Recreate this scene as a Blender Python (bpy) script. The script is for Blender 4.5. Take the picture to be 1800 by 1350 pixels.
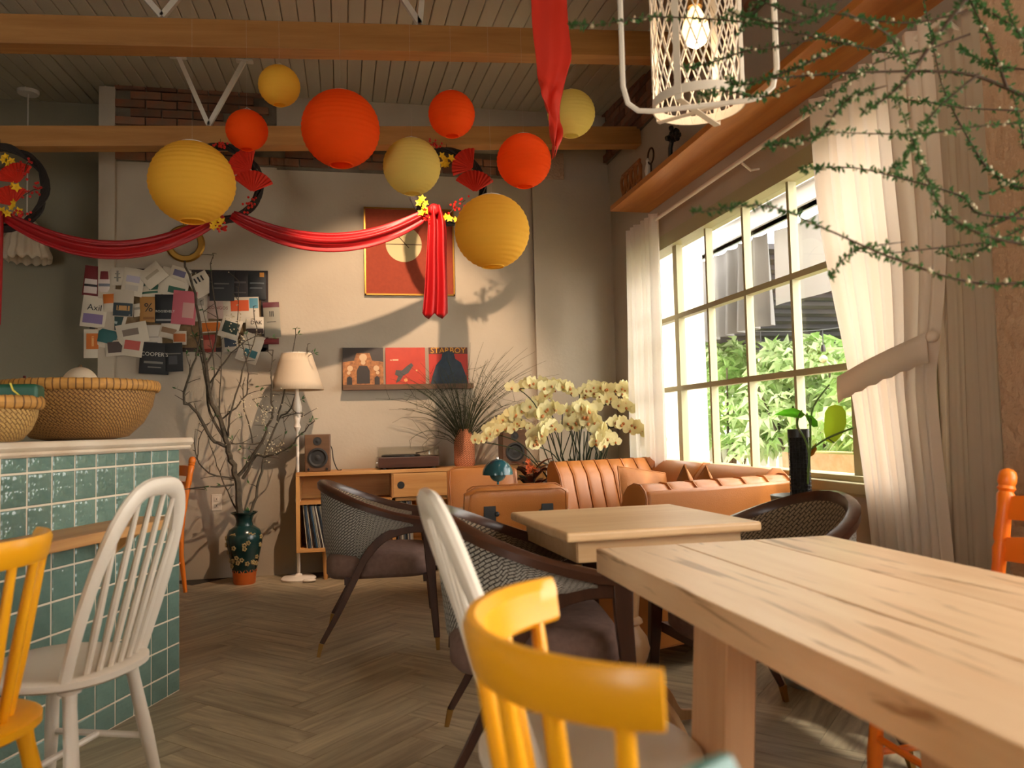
import bpy, bmesh, random
from math import *
from mathutils import Vector as V, Matrix, noise
S = bpy.context.scene
COL = S.collection
for _o in list(bpy.data.objects): bpy.data.objects.remove(_o)
rnd = random.Random(7)

# ------------------------------------------------------------------ camera
CAMH, FPX = 1.06, 1400.0
CR = Matrix.Rotation(-radians(11.9), 4, 'Z') @ Matrix.Rotation(pi/2 + radians(3.15), 4, 'X') @ Matrix.Rotation(-radians(1.4), 4, 'Z')
cam_d = bpy.data.cameras.new('camera'); cam = bpy.data.objects.new('camera', cam_d); COL.objects.link(cam)
cam_d.sensor_width = 36; cam_d.lens = 28
cam.matrix_world = Matrix.Translation((0, 0, CAMH)) @ CR
cam_d.clip_start = 0.03
cam_d.dof.use_dof = True; cam_d.dof.focus_distance = 4.6; cam_d.dof.aperture_fstop = 3.6
S.camera = cam
C0 = V((0, 0, CAMH))
def ray(x, y): return (CR.to_3x3() @ V(((x-900)/FPX, -(y-675)/FPX, -1)))
def onY(x, y, Y): d = ray(x, y); return C0 + d*(Y/d.y)
def onX(x, y, X): d = ray(x, y); return C0 + d*(X/d.x)
def onZ(x, y, Z): d = ray(x, y); return C0 + d*((Z-CAMH)/d.z)

# ------------------------------------------------------------------ world, lights, exposure
W = bpy.data.worlds.new('sky'); S.world = W; W.use_nodes = True
bg = W.node_tree.nodes['Background']
bg.inputs[0].default_value = (1.0, 0.96, 0.88, 1); bg.inputs[1].default_value = 11.0
vs = S.view_settings
S.display_settings.display_device = 'sRGB'
vs.view_transform = 'Standard'; vs.look = 'None'; vs.gamma = 1; vs.use_curve_mapping = False
vs.exposure = 0.0
S.cycles.use_denoising = True
S.cycles.max_bounces = 7; S.cycles.diffuse_bounces = 4; S.cycles.transparent_max_bounces = 16
S.cycles.sample_clamp_indirect = 6; S.cycles.caustics_reflective = False; S.cycles.caustics_refractive = False
def lamp(name, kind, loc, tgt, power, col, **k):
    d = bpy.data.lights.new(name, kind); o = bpy.data.objects.new(name, d); COL.objects.link(o)
    o.location = loc; d.energy = power; d.color = col
    if tgt is not None: o.rotation_euler = (V(tgt)-V(loc)).to_track_quat('-Z', 'Y').to_euler()
    for a, b in k.items(): setattr(d, a, b)
    return o
WARM = (1.0, 0.74, 0.50)
# ceiling spot that throws the ribbon and wreath shadows on the back wall
lamp('wall_spot', 'SPOT', (0.40, 4.44, 3.10), (0.32, 6.30, 1.42), 265, (1.0, 0.72, 0.50), spot_size=radians(66), spot_blend=0.5, shadow_soft_size=0.018)
# other ceiling spots of the room
lamp('counter_spot', 'SPOT', (-0.1, 1.6, 3.1), (-1.0, 2.9, 1.0), 16, WARM, spot_size=radians(70), spot_blend=0.8, shadow_soft_size=0.04)
lamp('table_spot', 'SPOT', (-0.7, -1.3, 2.75), (0.45, 1.2, 0.6), 16, WARM, spot_size=radians(62), spot_blend=0.9, shadow_soft_size=0.06)
lamp('curtain_spot', 'SPOT', (1.0, 1.3, 3.1), (2.2, 2.3, 1.3), 24, WARM, spot_size=radians(90), spot_blend=0.8, shadow_soft_size=0.05)
lamp('floor_spot', 'SPOT', (1.2, 3.6, 3.25), (0.2, 3.6, 0.0), 14, WARM, spot_size=radians(60), spot_blend=0.8, shadow_soft_size=0.04)
# sun on the garden
lamp('sun', 'SUN', (6, 3, 8), (3.2, 7.5, 0), 3.0, (1, 0.95, 0.85), angle=0.02)
# ------------------------------------------------------------------ mesh helper
class B:
    def __init__(s): s.v = []; s.f = []; s.u = []; s.m = []; s.mi = 0
    def add(s, vs_, fs, us=None):
        o = len(s.v); s.v += [V(p) for p in vs_]
        for i, f in enumerate(fs):
            s.f.append([j+o for j in f]); s.m.append(s.mi); s.u.append(us[i] if us else None)
    def box(s, c, sz, R=None):
        h = V(sz)/2; P = []
        for z in (-1, 1):
            for x, y in ((-1, -1), (1, -1), (1, 1), (-1, 1)):
                p = V((x*h.x, y*h.y, z*h.z))
                if R is not None: p = R @ p
                P.append(p + V(c))
        s.add(P, [(3, 2, 1, 0), (4, 5, 6, 7), (0, 1, 5, 4), (1, 2, 6, 5), (2, 3, 7, 6), (3, 0, 4, 7)]); return s
    def bb(s, a, b):
        a = V(a); b = V(b); return s.box((a+b)/2, [abs(t) for t in (b-a)])
    def loft(s, rings, closed=True, caps=True, flip=False):
        n = len(rings[0]); P = [p for r in rings for p in r]; F = []; U = []
        L = [0.0]
        for i in range(1, len(rings)): L.append(L[-1] + (V(rings[i][n//2])-V(rings[i-1][n//2])).length)
        mid = rings[len(rings)//2]; T = [0.0]
        for j in range(1, n+1): T.append(T[-1] + (V(mid[j % n])-V(mid[j-1])).length)
        for i in range(len(rings)-1):
            for j in range(n if closed else n-1):
                k = (j+1) % n; f = [i*n+j, i*n+k, (i+1)*n+k, (i+1)*n+j]
                uu = [(T[j], L[i]), (T[j+1], L[i]), (T[j+1], L[i+1]), (T[j], L[i+1])]
                if flip: f.reverse(); uu.reverse()
                F.append(f); U.append(uu)
        if caps and closed:
            a = list(range(n)); b = [(len(rings)-1)*n+j for j in range(n)]
            if flip: F += [a, b[::-1]]
            else: F += [a[::-1], b]
            U += [None, None]
        s.add(P, F, U); return s
    def tube(s, pts, r, n=8, caps=True, flat=(1, 1), up=None, ph=0.0):
        pts = [V(p) for p in pts]; R = r if isinstance(r, (list, tuple)) else [r]*len(pts)
        rings = []; x = None
        for i, p in enumerate(pts):
            t = (pts[min(i+1, len(pts)-1)] - pts[max(i-1, 0)])
            if t.length < 1e-9: t = V((0, 0, 1))
            t.normalize()
            if x is None:
                x = V(up) if up is not None else (V((0, 0, 1)) if abs(t.z) < .9 else V((1, 0, 0)))
            x = x - t*x.dot(t)
            if x.length < 1e-6: x = t.orthogonal()
            x.normalize(); y = t.cross(x)
            rings.append([p + (x*cos(2*pi*(j+ph)/n)*flat[0] + y*sin(2*pi*(j+ph)/n)*flat[1])*R[i] for j in range(n)])
        return s.loft(rings, True, caps)
    def lathe(s, prof, n=24, c=(0, 0, 0), M=None, caps=True):
        c = V(c); rings = []
        for r, z in prof:
            ring = [V((r*cos(2*pi*j/n), r*sin(2*pi*j/n), z)) for j in range(n)]
            if M is not None: ring = [M @ p for p in ring]
            rings.append([p+c for p in ring])
        return s.loft(rings, True, caps)
    def prism(s, poly, z0, z1, M=None):
        r = [[V((x, y, z)) for x, y in poly] for z in (z0, z1)]
        if M is not None: r = [[M @ p for p in q] for q in r]
        return s.loft(r, True, True)
    def ball(s, c, r, n=10, m=7, sc=(1, 1, 1)):
        rings = []
        for i in range(m+1):
            a = -pi/2 + pi*i/m; q = max(cos(a), 0.02)
            rings.append([V(c)+V((r*q*cos(2*pi*j/n)*sc[0], r*q*sin(2*pi*j/n)*sc[1], r*sin(a)*sc[2])) for j in range(n)])
        return s.loft(rings)
    def mesh(s, name, smooth=True, M=None, ang=38):
        me = bpy.data.meshes.new(name)
        me.from_pydata([M @ p for p in s.v] if M is not None else s.v, [], s.f)
        uv = me.uv_layers.new(name='UVMap').data; k = 0
        for i, f in enumerate(s.f):
            for j in range(len(f)):
                if s.u[i]: uv[k].uv = s.u[i][j]
                k += 1
        me.polygons.foreach_set('material_index', s.m)
        me.polygons.foreach_set('use_smooth', [smooth]*len(s.f))
        me.update()
        if smooth: me.set_sharp_from_angle(angle=radians(ang))
        return me
    def build(s, name, mat, parent=None, smooth=True, bevel=0, world=False, solid=0, seg=2, ang=38):
        M = None
        if world and parent is not None: M = parent.matrix_basis.inverted()
        me = s.mesh(name, smooth, M, ang)
        return link(me, name, mat, parent, bevel=bevel, solid=solid, seg=seg)
def link(me, name, mat=None, parent=None, loc=None, rot=None, scale=None, bevel=0, solid=0, seg=2):
    o = bpy.data.objects.new(name, me); COL.objects.link(o)
    if mat is not None and not me.materials:
        for q in (mat if isinstance(mat, (list, tuple)) else [mat]): me.materials.append(q)
    if parent is not None: o.parent = parent
    if loc is not None: o.location = loc
    if rot is not None: o.rotation_euler = rot
    if scale is not None: o.scale = scale
    if solid:
        q = o.modifiers.new('solid', 'SOLIDIFY'); q.thickness = solid; q.offset = 0
    if bevel:
        q = o.modifiers.new('bevel', 'BEVEL'); q.width = bevel; q.segments = seg; q.limit_method = 'ANGLE'; q.angle_limit = radians(40); q.harden_normals = False
    return o
def tag(o, label, cat, group=None):
    o['label'] = label; o['category'] = cat
    if group: o['group'] = group
    return o
def thing(name, label, cat, loc=(0, 0, 0), rz=0, group=None):
    o = bpy.data.objects.new(name, None); COL.objects.link(o); o.empty_display_size = .1
    o.location = loc; o.rotation_euler = (0, 0, rz); return tag(o, label, cat, group)
def struct(o): o['kind'] = 'structure'; return o
def sroot(name, loc=(0, 0, 0)):
    o = bpy.data.objects.new(name, None); COL.objects.link(o); o.location = loc; return struct(o)
def kids(o): return [c for c in bpy.data.objects if c.parent == o]
def dup(root, loc, rz, label=None, group=None, scale=None):
    r = root.copy(); COL.objects.link(r); r.location = loc; r.rotation_euler = (0, 0, rz)
    if label: r['label'] = label
    if group: r['group'] = group
    if scale: r.scale = (scale,)*3
    for ch in kids(root):
        c = ch.copy(); COL.objects.link(c); c.parent = r
        for g in kids(ch):
            d = g.copy(); COL.objects.link(d); d.parent = c
    return r
_txt = {}
def text(s, size, depth=.0004):
    k = (s, size)
    if k not in _txt:
        cu = bpy.data.curves.new('lettering', 'FONT'); cu.body = s; cu.size = size; cu.align_x = 'CENTER'; cu.align_y = 'CENTER'; cu.extrude = depth; cu.resolution_u = 2
        ob = bpy.data.objects.new('lettering_source', cu)
        me = bpy.data.meshes.new_from_object(ob); bpy.data.objects.remove(ob); me.materials.clear(); _txt[k] = me
    return _txt[k].copy()
def smooth_path(pts, k=4):
    P = [V(p) for p in pts]; out = []
    for i in range(len(P)-1):
        a, b, c, d = P[max(i-1, 0)], P[i], P[i+1], P[min(i+2, len(P)-1)]
        for j in range(k):
            t = j/k
            out.append(.5*((2*b)+(c-a)*t+(2*a-5*b+4*c-d)*t*t+(3*b-a-3*c+d)*t**3))
    out.append(P[-1]); return out

# ------------------------------------------------------------------ materials
def lin(h):
    h = h.lstrip('#'); c = [int(h[i:i+2], 16)/255 for i in (0, 2, 4)]
    return tuple((x/12.92 if x <= .04045 else ((x+.055)/1.055)**2.4) for x in c) + (1,)
def newmat(name):
    m = bpy.data.materials.new(name); m.use_nodes = True; nt = m.node_tree
    return m, nt, nt.nodes['Principled BSDF']
def setin(b, **k):
    for a, v in k.items():
        a = a.replace('_', ' ')
        if a in b.inputs: b.inputs[a].default_value = v
def node(nt, t, **k):
    n = nt.nodes.new(t)
    for a, v in k.items():
        if a in n.inputs: n.inputs[a].default_value = v
        else: setattr(n, a, v)
    return n
def ramp(nt, c1, c2, p1=0.3, p2=0.7):
    r = node(nt, 'ShaderNodeValToRGB'); e = r.color_ramp.elements
    e[0].position = p1; e[0].color = c1; e[1].position = p2; e[1].color = c2; return r
def bump(nt, b, src, dist, strength=1.0):
    n = node(nt, 'ShaderNodeBump'); n.inputs['Distance'].default_value = dist; n.inputs['Strength'].default_value = strength
    nt.links.new(src, n.inputs['Height']); nt.links.new(n.outputs[0], b.inputs['Normal'])
def plain(name, c, rough=.5, metal=0, c2=None, scale=8, bmp=0, bscale=60, rvar=0, **k):
    m, nt, b = newmat(name); setin(b, Base_Color=lin(c), Roughness=rough, Metallic=metal, **k)
    tc = node(nt, 'ShaderNodeTexCoord'); src = None
    if c2:
        nz = node(nt, 'ShaderNodeTexNoise', Scale=scale, Detail=4.0); nt.links.new(tc.outputs['Object'], nz.inputs['Vector'])
        r = ramp(nt, lin(c), lin(c2)); nt.links.new(nz.outputs[0], r.inputs[0]); nt.links.new(r.outputs[0], b.inputs['Base Color']); src = r.outputs[0]
    if rvar:
        oi = node(nt, 'ShaderNodeObjectInfo'); hs = node(nt, 'ShaderNodeHueSaturation')
        mr = node(nt, 'ShaderNodeMapRange'); mr.inputs[3].default_value = 1-rvar; mr.inputs[4].default_value = 1+rvar
        nt.links.new(oi.outputs['Random'], mr.inputs[0]); nt.links.new(mr.outputs[0], hs.inputs['Value'])
        if src: nt.links.new(src, hs.inputs['Color'])
        else: hs.inputs['Color'].default_value = lin(c)
        nt.links.new(hs.outputs[0], b.inputs['Base Color'])
    if bmp:
        nz = node(nt, 'ShaderNodeTexNoise', Scale=bscale, Detail=3.0); nt.links.new(tc.outputs['Object'], nz.inputs['Vector'])
        bump(nt, b, nz.outputs[0], bmp)
    return m
def wood(name, c1, c2, axis='X', scale=1.0, rough=.5, rvar=.12, bmp=.0006, dark=None, **k):
    m, nt, b = newmat(name); setin(b, Roughness=rough, **k)
    tc = node(nt, 'ShaderNodeTexCoord'); mp = node(nt, 'ShaderNodeMapping'); oi = node(nt, 'ShaderNodeObjectInfo')
    sc = [14*scale]*3; sc['XYZ'.index(axis)] = 1.1*scale; mp.inputs['Scale'].default_value = sc
    nt.links.new(tc.outputs['Object'], mp.inputs['Vector'])
    cx = node(nt, 'ShaderNodeVectorMath', operation='SCALE'); cx.inputs[0].default_value = (31, 17, 53); nt.links.new(oi.outputs['Random'], cx.inputs['Scale'])
    ad = node(nt, 'ShaderNodeVectorMath', operation='ADD'); nt.links.new(mp.outputs[0], ad.inputs[0]); nt.links.new(cx.outputs[0], ad.inputs[1])
    n1 = node(nt, 'ShaderNodeTexNoise', Scale=1.3, Detail=6.0, Roughness=.62, Distortion=.6); nt.links.new(ad.outputs[0], n1.inputs['Vector'])
    r = ramp(nt, lin(c1), lin(c2), .32, .68); nt.links.new(n1.outputs[0], r.inputs[0]); out = r.outputs[0]
    if dark:
        n2 = node(nt, 'ShaderNodeTexNoise', Scale=1.5, Detail=4.0, Distortion=2.2); nt.links.new(ad.outputs[0], n2.inputs['Vector'])
        r2 = ramp(nt, (0, 0, 0, 1), (1, 1, 1, 1), .60, .66); nt.links.new(n2.outputs[0], r2.inputs[0])
        mx = node(nt, 'ShaderNodeMixRGB'); nt.links.new(r2.outputs[0], mx.inputs[0]); nt.links.new(out, mx.inputs[1]); mx.inputs[2].default_value = lin(dark); out = mx.outputs[0]
    hs = node(nt, 'ShaderNodeHueSaturation'); mr = node(nt, 'ShaderNodeMapRange'); mr.inputs[3].default_value = 1-rvar; mr.inputs[4].default_value = 1+rvar
    nt.links.new(oi.outputs['Random'], mr.inputs[0]); nt.links.new(mr.outputs[0], hs.inputs['Value']); nt.links.new(out, hs.inputs['Color'])
    nt.links.new(hs.outputs[0], b.inputs['Base Color'])
    if bmp: bump(nt, b, n1.outputs[0], bmp)
    return m
def sheet(name, c, trans=.5, rough=.8, bmp=0, bscale=80, c2=None):
    m, nt, b = newmat(name); setin(b, Base_Color=lin(c), Roughness=rough); b.inputs['Specular IOR Level'].default_value = .2
    t = node(nt, 'ShaderNodeBsdfTranslucent'); t.inputs[0].default_value = lin(c)
    mx = node(nt, 'ShaderNodeMixShader'); mx.inputs[0].default_value = trans
    nt.links.new(b.outputs[0], mx.inputs[1]); nt.links.new(t.outputs[0], mx.inputs[2])
    nt.links.new(mx.outputs[0], nt.nodes['Material Output'].inputs[0])
    tc = node(nt, 'ShaderNodeTexCoord')
    if bmp:
        nz = node(nt, 'ShaderNodeTexNoise', Scale=bscale, Detail=3.0); nt.links.new(tc.outputs['Object'], nz.inputs['Vector']); bump(nt, b, nz.outputs[0], bmp)
    if c2:
        nz = node(nt, 'ShaderNodeTexNoise', Scale=3.0, Detail=3.0); nt.links.new(tc.outputs['Object'], nz.inputs['Vector'])
        r = ramp(nt, lin(c), lin(c2)); nt.links.new(nz.outputs[0], r.inputs[0]); nt.links.new(r.outputs[0], b.inputs['Base Color']); nt.links.new(r.outputs[0], t.inputs[0])
    return m
def glassy(name, tint=(1, 1, 1, 1), refl=.06, rough=0.0):
    m, nt, b = newmat(name); nt.nodes.remove(b)
    t = node(nt, 'ShaderNodeBsdfTransparent'); t.inputs[0].default_value = tint
    g = node(nt, 'ShaderNodeBsdfGlossy'); g.inputs['Roughness'].default_value = rough
    f = node(nt, 'ShaderNodeFresnel'); f.inputs[0].default_value = 1.45
    ge = node(nt, 'ShaderNodeNewGeometry'); k = node(nt, 'ShaderNodeMath', operation='SUBTRACT'); k.inputs[0].default_value = 1; nt.links.new(ge.outputs['Backfacing'], k.inputs[1])
    k2 = node(nt, 'ShaderNodeMath', operation='MULTIPLY'); nt.links.new(f.outputs[0], k2.inputs[0]); nt.links.new(k.outputs[0], k2.inputs[1])
    mx = node(nt, 'ShaderNodeMixShader'); nt.links.new(k2.outputs[0], mx.inputs[0]); nt.links.new(t.outputs[0], mx.inputs[1]); nt.links.new(g.outputs[0], mx.inputs[2])
    nt.links.new(mx.outputs[0], nt.nodes['Material Output'].inputs[0]); return m
def weave(name, c1, c2, cell=.011, bmp=.002, coord='UV', rough=.9):
    # two tone diagonal basket weave
    m, nt, b = newmat(name); setin(b, Roughness=rough)
    tc = node(nt, 'ShaderNodeTexCoord'); mp = node(nt, 'ShaderNodeMapping'); mp.inputs['Rotation'].default_value = (0, 0, radians(45)); mp.inputs['Scale'].default_value = (1/cell,)*3
    nt.links.new(tc.outputs[coord], mp.inputs['Vector'])
    br = node(nt, 'ShaderNodeTexBrick'); br.offset = .5; br.inputs['Scale'].default_value = 1.0; br.inputs['Brick Width'].default_value = 1.3; br.inputs['Row Height'].default_value = .5; br.inputs['Mortar Size'].default_value = .1; br.inputs['Mortar Smooth'].default_value = .6
    br.inputs['Color1'].default_value = lin(c1); br.inputs['Color2'].default_value = lin(c1); br.inputs['Mortar'].default_value = lin(c2)
    nt.links.new(mp.outputs[0], br.inputs['Vector'])
    nz = node(nt, 'ShaderNodeTexNoise', Scale=260.0); nt.links.new(tc.outputs[coord], nz.inputs['Vector'])
    r = ramp(nt, (.55, .55, .55, 1), (1.2, 1.2, 1.2, 1), .35, .65); nt.links.new(nz.outputs[0], r.inputs[0])
    mx = node(nt, 'ShaderNodeMixRGB', blend_type='MULTIPLY'); mx.inputs[0].default_value = 1; nt.links.new(br.outputs['Color'], mx.inputs[1]); nt.links.new(r.outputs[0], mx.inputs[2])
    nt.links.new(mx.outputs[0], b.inputs['Base Color'])
    inv = node(nt, 'ShaderNodeMath', operation='SUBTRACT'); inv.inputs[0].default_value = 1; nt.links.new(br.outputs['Fac'], inv.inputs[1])
    bump(nt, b, inv.outputs[0], bmp); return m
def stripes(name, c1, c2, freq, rough=.6):
    m, nt, b = newmat(name); setin(b, Roughness=rough); tc = node(nt, 'ShaderNodeTexCoord'); sx = node(nt, 'ShaderNodeSeparateXYZ'); nt.links.new(tc.outputs['UV'], sx.inputs[0])
    a = node(nt, 'ShaderNodeMath', operation='MULTIPLY'); a.inputs[1].default_value = freq; nt.links.new(sx.outputs[0], a.inputs[0]); f = node(nt, 'ShaderNodeMath', operation='FRACT'); nt.links.new(a.outputs[0], f.inputs[0])
    nz = node(nt, 'ShaderNodeTexNoise', Scale=30.0); nt.links.new(tc.outputs['UV'], nz.inputs['Vector'])
    r = ramp(nt, lin(c2), lin(c1), .12, .22); nt.links.new(f.outputs[0], r.inputs[0])
    mx = node(nt, 'ShaderNodeMixRGB', blend_type='OVERLAY'); mx.inputs[0].default_value = .5; nt.links.new(r.outputs[0], mx.inputs[1]); nt.links.new(nz.outputs[0], mx.inputs[2]); nt.links.new(mx.outputs[0], b.inputs['Base Color']); return m
M = dict(
 boundrim=stripes('bound_bamboo_rim', '#b8843f', '#5e3a18', 45.0),
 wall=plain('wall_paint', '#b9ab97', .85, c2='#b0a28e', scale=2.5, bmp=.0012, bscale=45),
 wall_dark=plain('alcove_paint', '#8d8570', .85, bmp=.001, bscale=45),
 wall_rough=plain('rough_plaster', '#b89a80', .9, bmp=.02, bscale=28),
 brick=plain('brick', '#9a5c40', .95, c2='#76604e', scale=6, rvar=.35, bmp=.004, bscale=40),
 mortar=plain('mortar', '#7e7262', .95, c2='#5f5648', scale=5, bmp=.006, bscale=30),
 ceiling=plain('ceiling_panel', '#b3ab98', .7, rvar=.06),
 groove=plain('ceiling_shadow_gap', '#6e675a', .9),
 beam=wood('oak_beam', '#98642f', '#b07d42', 'X', .8, .55),
 plank=wood('grey_oak_plank', '#7f7059', '#b5a282', 'X', 1.5, .42, .13, .0005),
 plank_base=plain('plank_joint', '#3a332b', .9),
 steel_white=plain('painted_steel', '#d8cfc2', .5),
 white_metal=plain('white_metal', '#e2d6c6', .4),
 frame=plain('window_paint', '#aaa27c', .5, bmp=.0005),
 glass=glassy('window_glass'),
 shelf=wood('shelf_oak', '#a5642f', '#c0803f', 'Y', .8, .45),
 curtain=sheet('curtain_cloth', '#efe0d0', .30, .9, .0008, 300),
 curtain_backlit=sheet('backlit_curtain_cloth', '#f6ece2', .62, .9, .0008, 300),  # curtain cloth whitened and made more translucent to carry its backlit glow
 sheer=sheet('sheer_cloth', '#ddcdb8', .5, .9),
 tile=plain('teal_tile', '#5d776d', .07, c2='#70887c', scale=9, rvar=.12, bmp=.014, bscale=15),
 grout=plain('grout', '#e0d0b8', .8),
 marble=plain('cream_marble', '#e6d8c4', .3, c2='#c3a888', scale=3),
 oak=wood('oak', '#b3793f', '#cf9a5b', 'X', .9, .45),
 oakz=wood('oak_upright', '#b3793f', '#cf9a5b', 'Z', .9, .45),
 table=wood('pale_oak_top', '#d9ae83', '#e6c29a', 'Y', .7, .38, .05, .0004, dark='#ab7f55'),
 tablez=wood('pale_oak_leg', '#c7946a', '#d6a97f', 'Z', 1.0, .5, .05),
 cafe=wood('cafe_table_oak', '#d2a572', '#e2bd90', 'X', .8, .4, .05),
 cafez=wood('cafe_table_post', '#c39263', '#d3a87a', 'Z', .8, .4, .05),
 darkwood=wood('walnut', '#361d13', '#4a2a1b', 'Z', 1.0, .35, .08),
 darkwoodx=wood('walnut_rail', '#361d13', '#4c2c1d', 'X', 1.0, .3, .08),
 brass=plain('brass', '#a8814a', .35, 1),
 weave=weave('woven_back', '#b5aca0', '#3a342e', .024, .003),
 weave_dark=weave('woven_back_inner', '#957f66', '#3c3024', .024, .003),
 mauve=plain('mauve_fabric', '#7a5e52', .95, c2='#6a5046', scale=40, bmp=.001, bscale=500),
 leather=plain('tan_leather', '#bd7538', .40, c2='#b06a2e', scale=5, bmp=.0008, bscale=200),
 leather_dark=plain('leather_piping', '#a4622c', .5),
 pillow=plain('tan_suede', '#a8682f', .7, c2='#96591f', scale=9, bmp=.002, bscale=30),
 black=plain('black_metal', '#1a1917', .45),
 blackp=plain('black_plastic', '#151515', .6),
 white=plain('white_paint', '#e3d5c4', .38),
 yellow=plain('yellow_paint', '#efa413', .32),
 orange=plain('orange_paint', '#f8801c', .35),
 teal=plain('teal_paint', '#2f6a5c', .35),
 red=plain('red_satin', '#9e0b10', .48),
 redpaper=plain('red_paper', '#d22a12', .7),
 lan_o=sheet('orange_paper', '#ff5a12', .38, .8, .0015, 40),
 lan_y=sheet('yellow_paper', '#f4c045', .38, .8, .0015, 40),
 lan_p=sheet('pale_yellow_paper', '#eed878', .38, .8, .0015, 40),
 twig=plain('dark_twig', '#2a2420', .9, bmp=.004, bscale=60),
 bark=plain('bark', '#5a4f3f', .9, c2='#3f372c', scale=30, bmp=.003, bscale=90),
 brown_twig=plain('brown_twig', '#4a3524', .85),
 yflower=plain('yellow_petal', '#f0c020', .6),
 berry=plain('red_berry', '#c81e14', .3),
 darkberry=plain('dry_berry', '#4a1510', .5),
 bud=plain('blossom_bud', '#c2b394', .8),
 leaf=sheet('small_leaf', '#4d7440', .4, .6, c2='#3a5c34'),
 leaf2=sheet('garden_leaf', '#7da556', .4, .5, c2='#a6c278'),
 leaf3=sheet('garden_leaf_pale', '#aec587', .4, .5, c2='#c8d8ab'),
 leafdark=plain('dark_leaf', '#17301c', .4),
 leafbright=sheet('bright_leaf', '#5fb326', .6, .4),
 leaflime=sheet('lime_leaf', '#b5e03a', .75, .4),
 grassy=plain('wispy_twig', '#3b3c22', .8),
 petal=sheet('orchid_petal', '#f2e9b4', .35, .6),
 lip=plain('orchid_lip', '#b8743a', .5),
 stem=plain('orchid_stem', '#2c3518', .6),
 chrome=plain('chrome', '#c8c4bc', .15, 1),
 tealmetal=plain('teal_enamel', '#1f4a50', .18),
 terracotta=plain('coral_basketry', '#c0603c', .75),
 vase=plain('dark_green_glaze', '#122c2b', .2, c2='#1b3a37', scale=6),
 vase_o=plain('orange_glaze', '#b5561c', .35),
 pot=plain('grey_glaze', '#8d8d86', .45, c2='#70706a', scale=7),
 soil=plain('soil', '#2c2119', .95),
 moss=plain('moss_pole', '#1d1a16', .9, bmp=.004, bscale=120),
 walnutbox=wood('walnut_veneer', '#573a24', '#6b4c30', 'X', 1.2, .45),
 speaker=plain('speaker_cone', '#24211e', .6),
 acrylic=glassy('clear_acrylic', (.93, .93, .92, 1)),
 shade=sheet('pleated_shade', '#ead9bf', .45, .8),
 wicker=weave('bamboo_weave', '#b98848', '#6b4420', .02, .004, 'UV', .7),
 wicker2=weave('pale_bamboo_weave', '#cda25c', '#8a6230', .02, .004, 'UV', .7),
 wickerrim=plain('bamboo_rim', '#b07a38', .6, c2='#8c5a24', scale=20),
 gold=plain('gold_metal', '#a67a34', .35, .8),
 print=plain('print_red', '#8c3418', .8, c2='#96391b', scale=40),
 cream=plain('cream_ink', '#cbb98a', .8),
 ink=plain('dark_ink', '#4a2a1a', .8),
 cork=plain('cork_board', '#8a7050', .95, c2='#6e5638', scale=30),
 darkframe=plain('dark_frame', '#2d1d15', .6),
 outlet=plain('outlet_plastic', '#d5cab8', .4),
 green_box=plain('green_wrap', '#0f4a35', .5),
 yellow_tie=plain('yellow_tie', '#d8c450', .6),
)
# ================================================================== structure
D, XR, YA = 6.30, 2.20, 6.75            # back wall, window wall, alcove wall
def zceil(y): return 3.68 - .078*(6.3 - y)
# ---- floor: herringbone planks
fl = struct(B().bb((-4, -2, -.06), (XR+.15, YA+.1, -.004)).build('floor', M['plank_base'], None, False))
PL, PW = .608, .152
pk = B().bb((.001, .001, -.02), (PL-.001, PW-.001, 0)).mesh('plank', False); pk.materials.append(M['plank'])
pk2 = B().bb((0.001, -PL+.001, -.02), (PW-.001, -.001, 0)).mesh('plank_cross', False)
pmat2 = wood('grey_oak_plank_cross', '#7f7059', '#b5a282', 'Y', 1.5, .42, .13, .0005); pk2.materials.append(pmat2)
cand = []
R45 = Matrix.Rotation(radians(45), 3, 'Z')
org = V((-.11, 3.81, 0))
for i in range(-45, 46):
    for j in range(-9, 10):
        for kind in (0, 1):
            p = V((i*PW + j*PL, i*PW - j*PL, 0))
            if kind: p = p + V((PL, PW, 0))
            c = p + (V((PL/2, PW/2, 0)) if not kind else V((PW/2, -PL/2, 0)))
            w = R45 @ (c) + org
            if -3.6 < w.x < XR+.25 and -.4 < w.y < D+.3:
                if w.x > XR-.02 or w.y > (D-.02 if w.x > -1.75 else YA): continue
                # rank planks by how large they show
                cc = CR.to_3x3().transposed() @ (w - C0); dep = -cc.z
                inv = 0
                if dep > .3:
                    px, py = 900+FPX*cc.x/dep, 675-FPX*cc.y/dep
                    inv = (1/dep) if (-200 < px < 2000 and py < 1700) else 0
                cand.append((-inv, kind, R45 @ p + org))
cand.sort(key=lambda t: t[0])
for n, (a, kind, p) in enumerate(cand[:298]):
    link(pk2 if kind else pk, 'plank', None, fl, loc=p, rot=(0, 0, radians(45)))
rest = B()
for a, kind, p in cand[298:]:
    T = R45
    q = ((0.001, -PL+.001), (PW-.001, -.001)) if kind else ((.001, .001), (PL-.001, PW-.001))
    rest.add([T @ V((x, y, 0)) + p for x, y in ((q[0][0], q[0][1]), (q[1][0], q[0][1]), (q[1][0], q[1][1]), (q[0][0], q[1][1]))], [(0, 1, 2, 3)])
ro = rest.build('plank_field', M['plank'], fl, False); ro['kind'] = 'stuff'

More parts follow.
